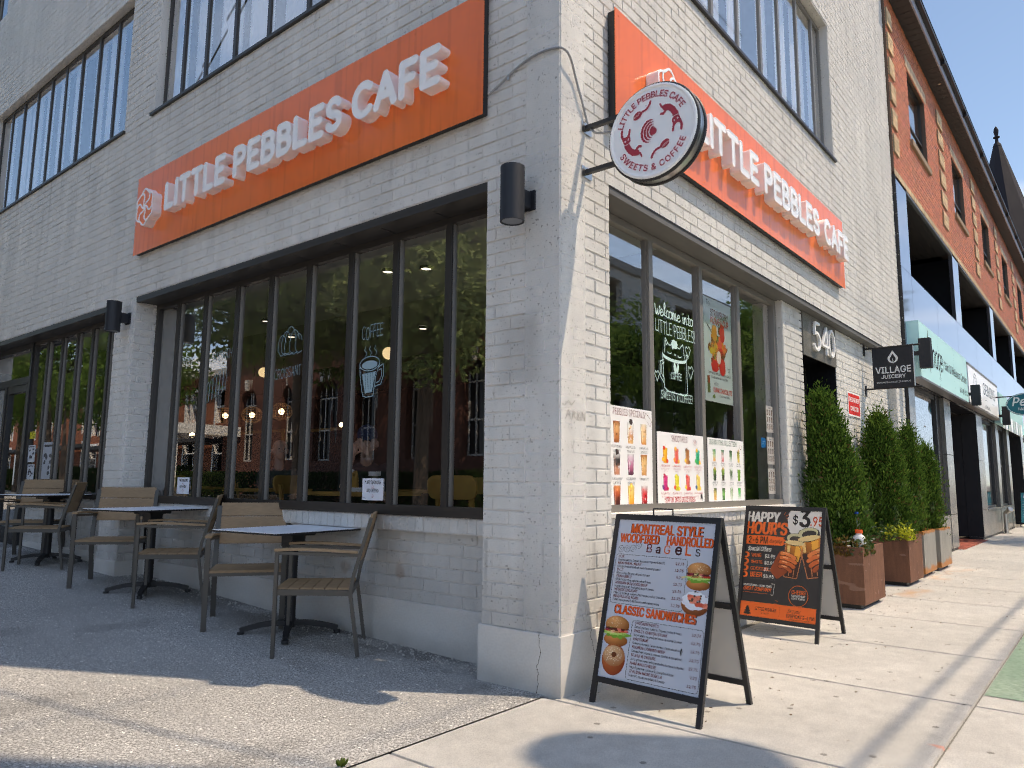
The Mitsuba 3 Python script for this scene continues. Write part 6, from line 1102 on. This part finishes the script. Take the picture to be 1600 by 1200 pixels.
for i in range(16):
    t0, t1 = i / 16, (i + 1) / 16; y0, y1, z0, z1 = -23.4 - 7 * t0, -23.4 - 7 * t1, 8.4 + 4.2 * t0, 8.4 + 4.2 * t1 - .05; sh_.append((np.array([(-61, y0, z0), (-37, y0, z0), (-37, y1, z1), (-61, y1, z1)]), ))
    put('shingle_row', (sh_[-1][0], np.array([(0, 1, 2, 3)])), 'm_backpanel', k)
mb = thing('modern_building', 'long grey modern building with dark window bands across the main street', 'building'); g = sg.box(19, 0, 58, 13.0)
WB = [(20 + 4.6 * i, z) for i in range(8) for z in (3.6, 6.9, 10.1)]
for y, z in WB: g = g.difference(sg.box(y, z, y + 2.6, z + 2.2))
m = inplane(extr(g, .4), (18.4, 0, 0), (0, 1, 0), (0, 0, 1), (-1, 0, 0)); put('facade', m, 'm_facadegrey', mb); put('body', box(18.7, 30, 19, 58, 0, 12.9), 'm_roomdark', mb); put('parapet', box(17.8, 18.5, 18.8, 58.2, 12.9, 13.35), 'm_reveal', mb); put('penthouse', box(20, 24, 23, 29, 12.9, 14.2), 'm_facadegrey', mb)
for y, z in WB: wk = newkey(mb + '__window'); put('pane', box(18.62, 18.66, y, y + 2.6, z, z + 2.2), 'm_cladding', wk); put('frame', cat([box(18.5, 18.6, y + q - .04, y + q + .04, z, z + 2.2) for q in (0, .86, 1.72, 2.6)] + [box(18.5, 18.6, y, y + 2.6, z + .6, z + .66)]), 'm_bronze', wk)
def car(x, y, yaw, col, lab):
    k = thing('parked_car', lab, 'car'); prof = sg.Polygon([(-2.2, .30), (-2.25, .75), (-1.95, .95), (-1.2, 1.0), (-.65, 1.42), (.75, 1.45), (1.45, 1.0), (2.1, .92), (2.25, .6), (2.2, .3)]).buffer(.06)
    for c_ in (-1.35, 1.35): prof = prof.difference(ell(c_, .32, .39, .39))
    TR = lambda m_: moved(m_, x, y, 0, yaw)
    put('body', TR(inplane(extr(prof.difference(sg.Polygon([(-1.12, 1.02), (-.62, 1.38), (.72, 1.40), (1.30, 1.02)])), 1.70), (0, .85, 0), (1, 0, 0), (0, 0, 1), (0, -1, 0))), 'm_vc', k, color=np.tile(col, (len(extr(prof.difference(sg.Polygon([(-1.12, 1.02), (-.62, 1.38), (.72, 1.40), (1.30, 1.02)])), 1.70).vertices), 1)))
    put('window', TR(box(-1.0, 1.15, -.80, .80, 1.03, 1.37)), 'm_cladding', k); put('roof', TR(box(-.62, .72, -.78, .78, 1.40, 1.47)), 'm_cladding', k)
    for c_ in (-1.35, 1.35):
        for s_ in (-.78, .78): wk = put('wheel', TR(rod((c_, s_ - .1, .32), (c_, s_ + .1, .32), .32, 28)), 'm_black', k, smooth=40); put('rim', TR(rod((c_, s_ - .108, .32), (c_, s_ + .108, .32), .20, 10)), 'm_steel', wk)
car(-4.6, -8.0, 0, [.05, .05, .06], 'dark car parked across the side street, seen only in the window glass'); car(12.6 - 2, 19.5, math.pi / 2, [.55, .56, .58], 'silver car parked on the far side of the main street'); car(10.6, 27, math.pi / 2, [.30, .03, .03], 'red car parked on the far side of the main street')
k = thing('utility_pole', 'tall wooden utility pole with a transformer at the kerb, outside the picture', 'utility pole'); put('pole', tube([(4.62, 1.45, -.1), (4.62, 1.45, 14)], [.18, .13], 16), 'm_timber', k, smooth=60); put('transformer', moved(trimesh.creation.revolve([(0, 0), (.27, 0), (.30, .05), (.30, 1.0), (.25, 1.1), (.08, 1.16), (.08, 1.3), (0, 1.3)], sections=28), 4.60, 2.02, 7.75), 'm_zinc', k, smooth=40); put('crossarm', box(4.0, 5.5, 1.28, 1.36, 8.0, 8.12), 'm_timber', k)
put('bracket', box(4.55, 4.69, 1.6, 1.78, 8.2, 8.3), 'm_black', k); put('lamp_arm', tube(spline([(4.6, 1.4, 9.2), (5.6, 1.2, 9.9), (7.2, 1.0, 10.0)], 14), .035, 7), 'm_zinc', k)
for n_, pts, rr_ in (('overhead_cable', [(4.89, -30, 8.1), (4.90, -12, 7.55), (4.90, 1.4, 7.5), (4.89, 16, 7.1), (4.88, 32, 7.5), (4.9, 60, 7.4)], .022), ('overhead_cable', [(5.30, -30, 8.6), (5.31, -12, 7.9), (5.30, 1.4, 7.95), (5.30, 16, 7.6), (5.29, 32, 8.0), (5.3, 60, 7.9)], .016), ('overhead_cable', [(4.6, 1.45, 9.0), (-12, -3.0, 8.2), (-34, -8.5, 8.9)], .014), ('overhead_cable', [(4.6, 1.45, 8.3), (3.4, -1.5, 7.7), (1.5, -7, 7.9)], .012), ('overhead_cable', [(4.0, -30, 12.6), (4.1, 1.4, 12.4), (4.1, 34, 12.5)], .010), ('overhead_cable', [(5.4, -30, 12.7), (5.4, 1.4, 12.4), (5.4, 34, 12.6)], .010)):
    kk = thing(n_, {.022: 'thick black cable bundle strung along the main street', .016: 'thinner black cable strung beside the thick bundle', .014: 'black cable strung from the pole along the side street', .012: 'short black service cable strung across the corner', .010: 'thin high wire along the main street, ' + ('nearer the shops' if pts[0][0] < 5 else 'farther from the shops')}[rr_], 'cable', 'thin high wires' if rr_ == .010 else None); put('cable', tube(spline(pts, 80), rr_, 6), 'm_wire', kk, smooth=True)

rw = thing('row_house', 'orange brick row house with white sash windows behind trees down the side street', 'house'); scene['m_rowbrick'] = pr([.30, .115, .065], .9)
g = sg.box(-66, 0, -31, 6.4)
RWS = [(-64.5 + 2.6 * i, z) for i in range(13) for z in (1.6, 4.0)]
for x, z in RWS: g = g.difference(sg.box(x, z, x + 1.1, z + 1.7))
put('facade', inplane(extr(g, .3), (0, -16.3, 0), (1, 0, 0), (0, 0, 1), (0, 1, 0)), 'm_rowbrick', rw); put('body', box(-65.9, -31.1, -26, -16.6, 0, 6.3), 'm_roomdark', rw); put('eave', box(-66.3, -30.7, -16.6, -15.6, 6.4, 6.7), 'm_backpanel', rw); put('porch', box(-66, -31, -15.9, -14.2, 2.9, 3.1), 'm_eave', rw)
for x, z in RWS: wk = newkey(rw + '__window'); put('frame', cat([box(x - .08, x + .04, -16.28, -15.97, z - .1, z + 1.75), box(x + 1.06, x + 1.18, -16.28, -15.97, z - .1, z + 1.75), box(x - .08, x + 1.18, -16.28, -15.96, z + 1.7, z + 1.85), box(x, x + 1.1, -16.2, -16.1, z + .82, z + .9)]), 'm_white', wk)
tree(-43, -10.2, 12, 6.4, 4.4, 3.3, 51, 13000, 'street tree standing in front of the row house', (.06, .12, .02), (.22, .34, .08)); tree(-28.5, -9.8, 9, 5.0, 2.7, 2.2, 52, 8000, 'smaller street tree between the hall and the row house', (.05, .10, .02), (.18, .28, .06)); tree(-55, -11, 12, 6.6, 4.6, 3.4, 53, 9000, 'farthest street tree down the side street', (.06, .12, .02), (.20, .30, .08))
k = thing('hedge', 'dark clipped hedge in front of the row house', 'hedge'); nn = 14000; C = np.c_[rng.uniform(-66, -28, nn), -12.2 + .4 * rng.normal(size=nn), 1.7 * rng.random(nn) ** .6]; V, F, Cc = leaves(C, rng.normal(size=(nn, 3)) + (0, 0, .5), .17, .10, np.array([[.03, .05, .015]]) * (.6 + .9 * rng.random((nn, 1))), 5); put('foliage', (V, F), 'm_leaf', k, color=Cc)
# grit that gathers along the wall and litter specks on the slabs
gm = []
tet = trimesh.creation.icosahedron(); nn = 900
for j in range(nn):
    if j < 620: x = -.62 - 5.2 * rng.random() ** 1.3; y = .255 - abs(rng.normal()) * .10
    else: x = -.1 - 4.5 * rng.random(); y = -2.2 + 2.4 * rng.random()
    sc_ = (.003 + .006 * rng.random() ** 2) * (1.0 if j < 620 else .8); m_ = tet.vertices * rng.uniform(.6, 1.3, 3) * sc_; gm.append(trimesh.Trimesh(m_ + (x, y, zg(x) + sc_ * .4), tet.faces, process=False))
put('gravel', cat(gm), 'm_plinth', stuff=True, cat='gravel', label='loose grit scattered on the asphalt and along the foot of the wall')
nn = 260; a = rng.random(nn) * 6.28; px_ = np.abs(rng.normal(size=nn)) * .7 + .02; py_ = rng.random(nn) * 9 - .1; V, F, Cc = leaves(np.c_[px_, py_, np.full(nn, .004)], np.c_[np.cos(a), np.sin(a), np.full(nn, .05)], .012 + .014 * rng.random(nn), .007, np.array([[.10, .065, .035]]) * (.5 + rng.random((nn, 1))), 8, fold=.05)
put('leaf_debris', (V, F), 'm_leaf', stuff=True, cat='leaf litter', label='small dry leaf scraps and specks scattered over the sidewalk slabs', color=Cc)
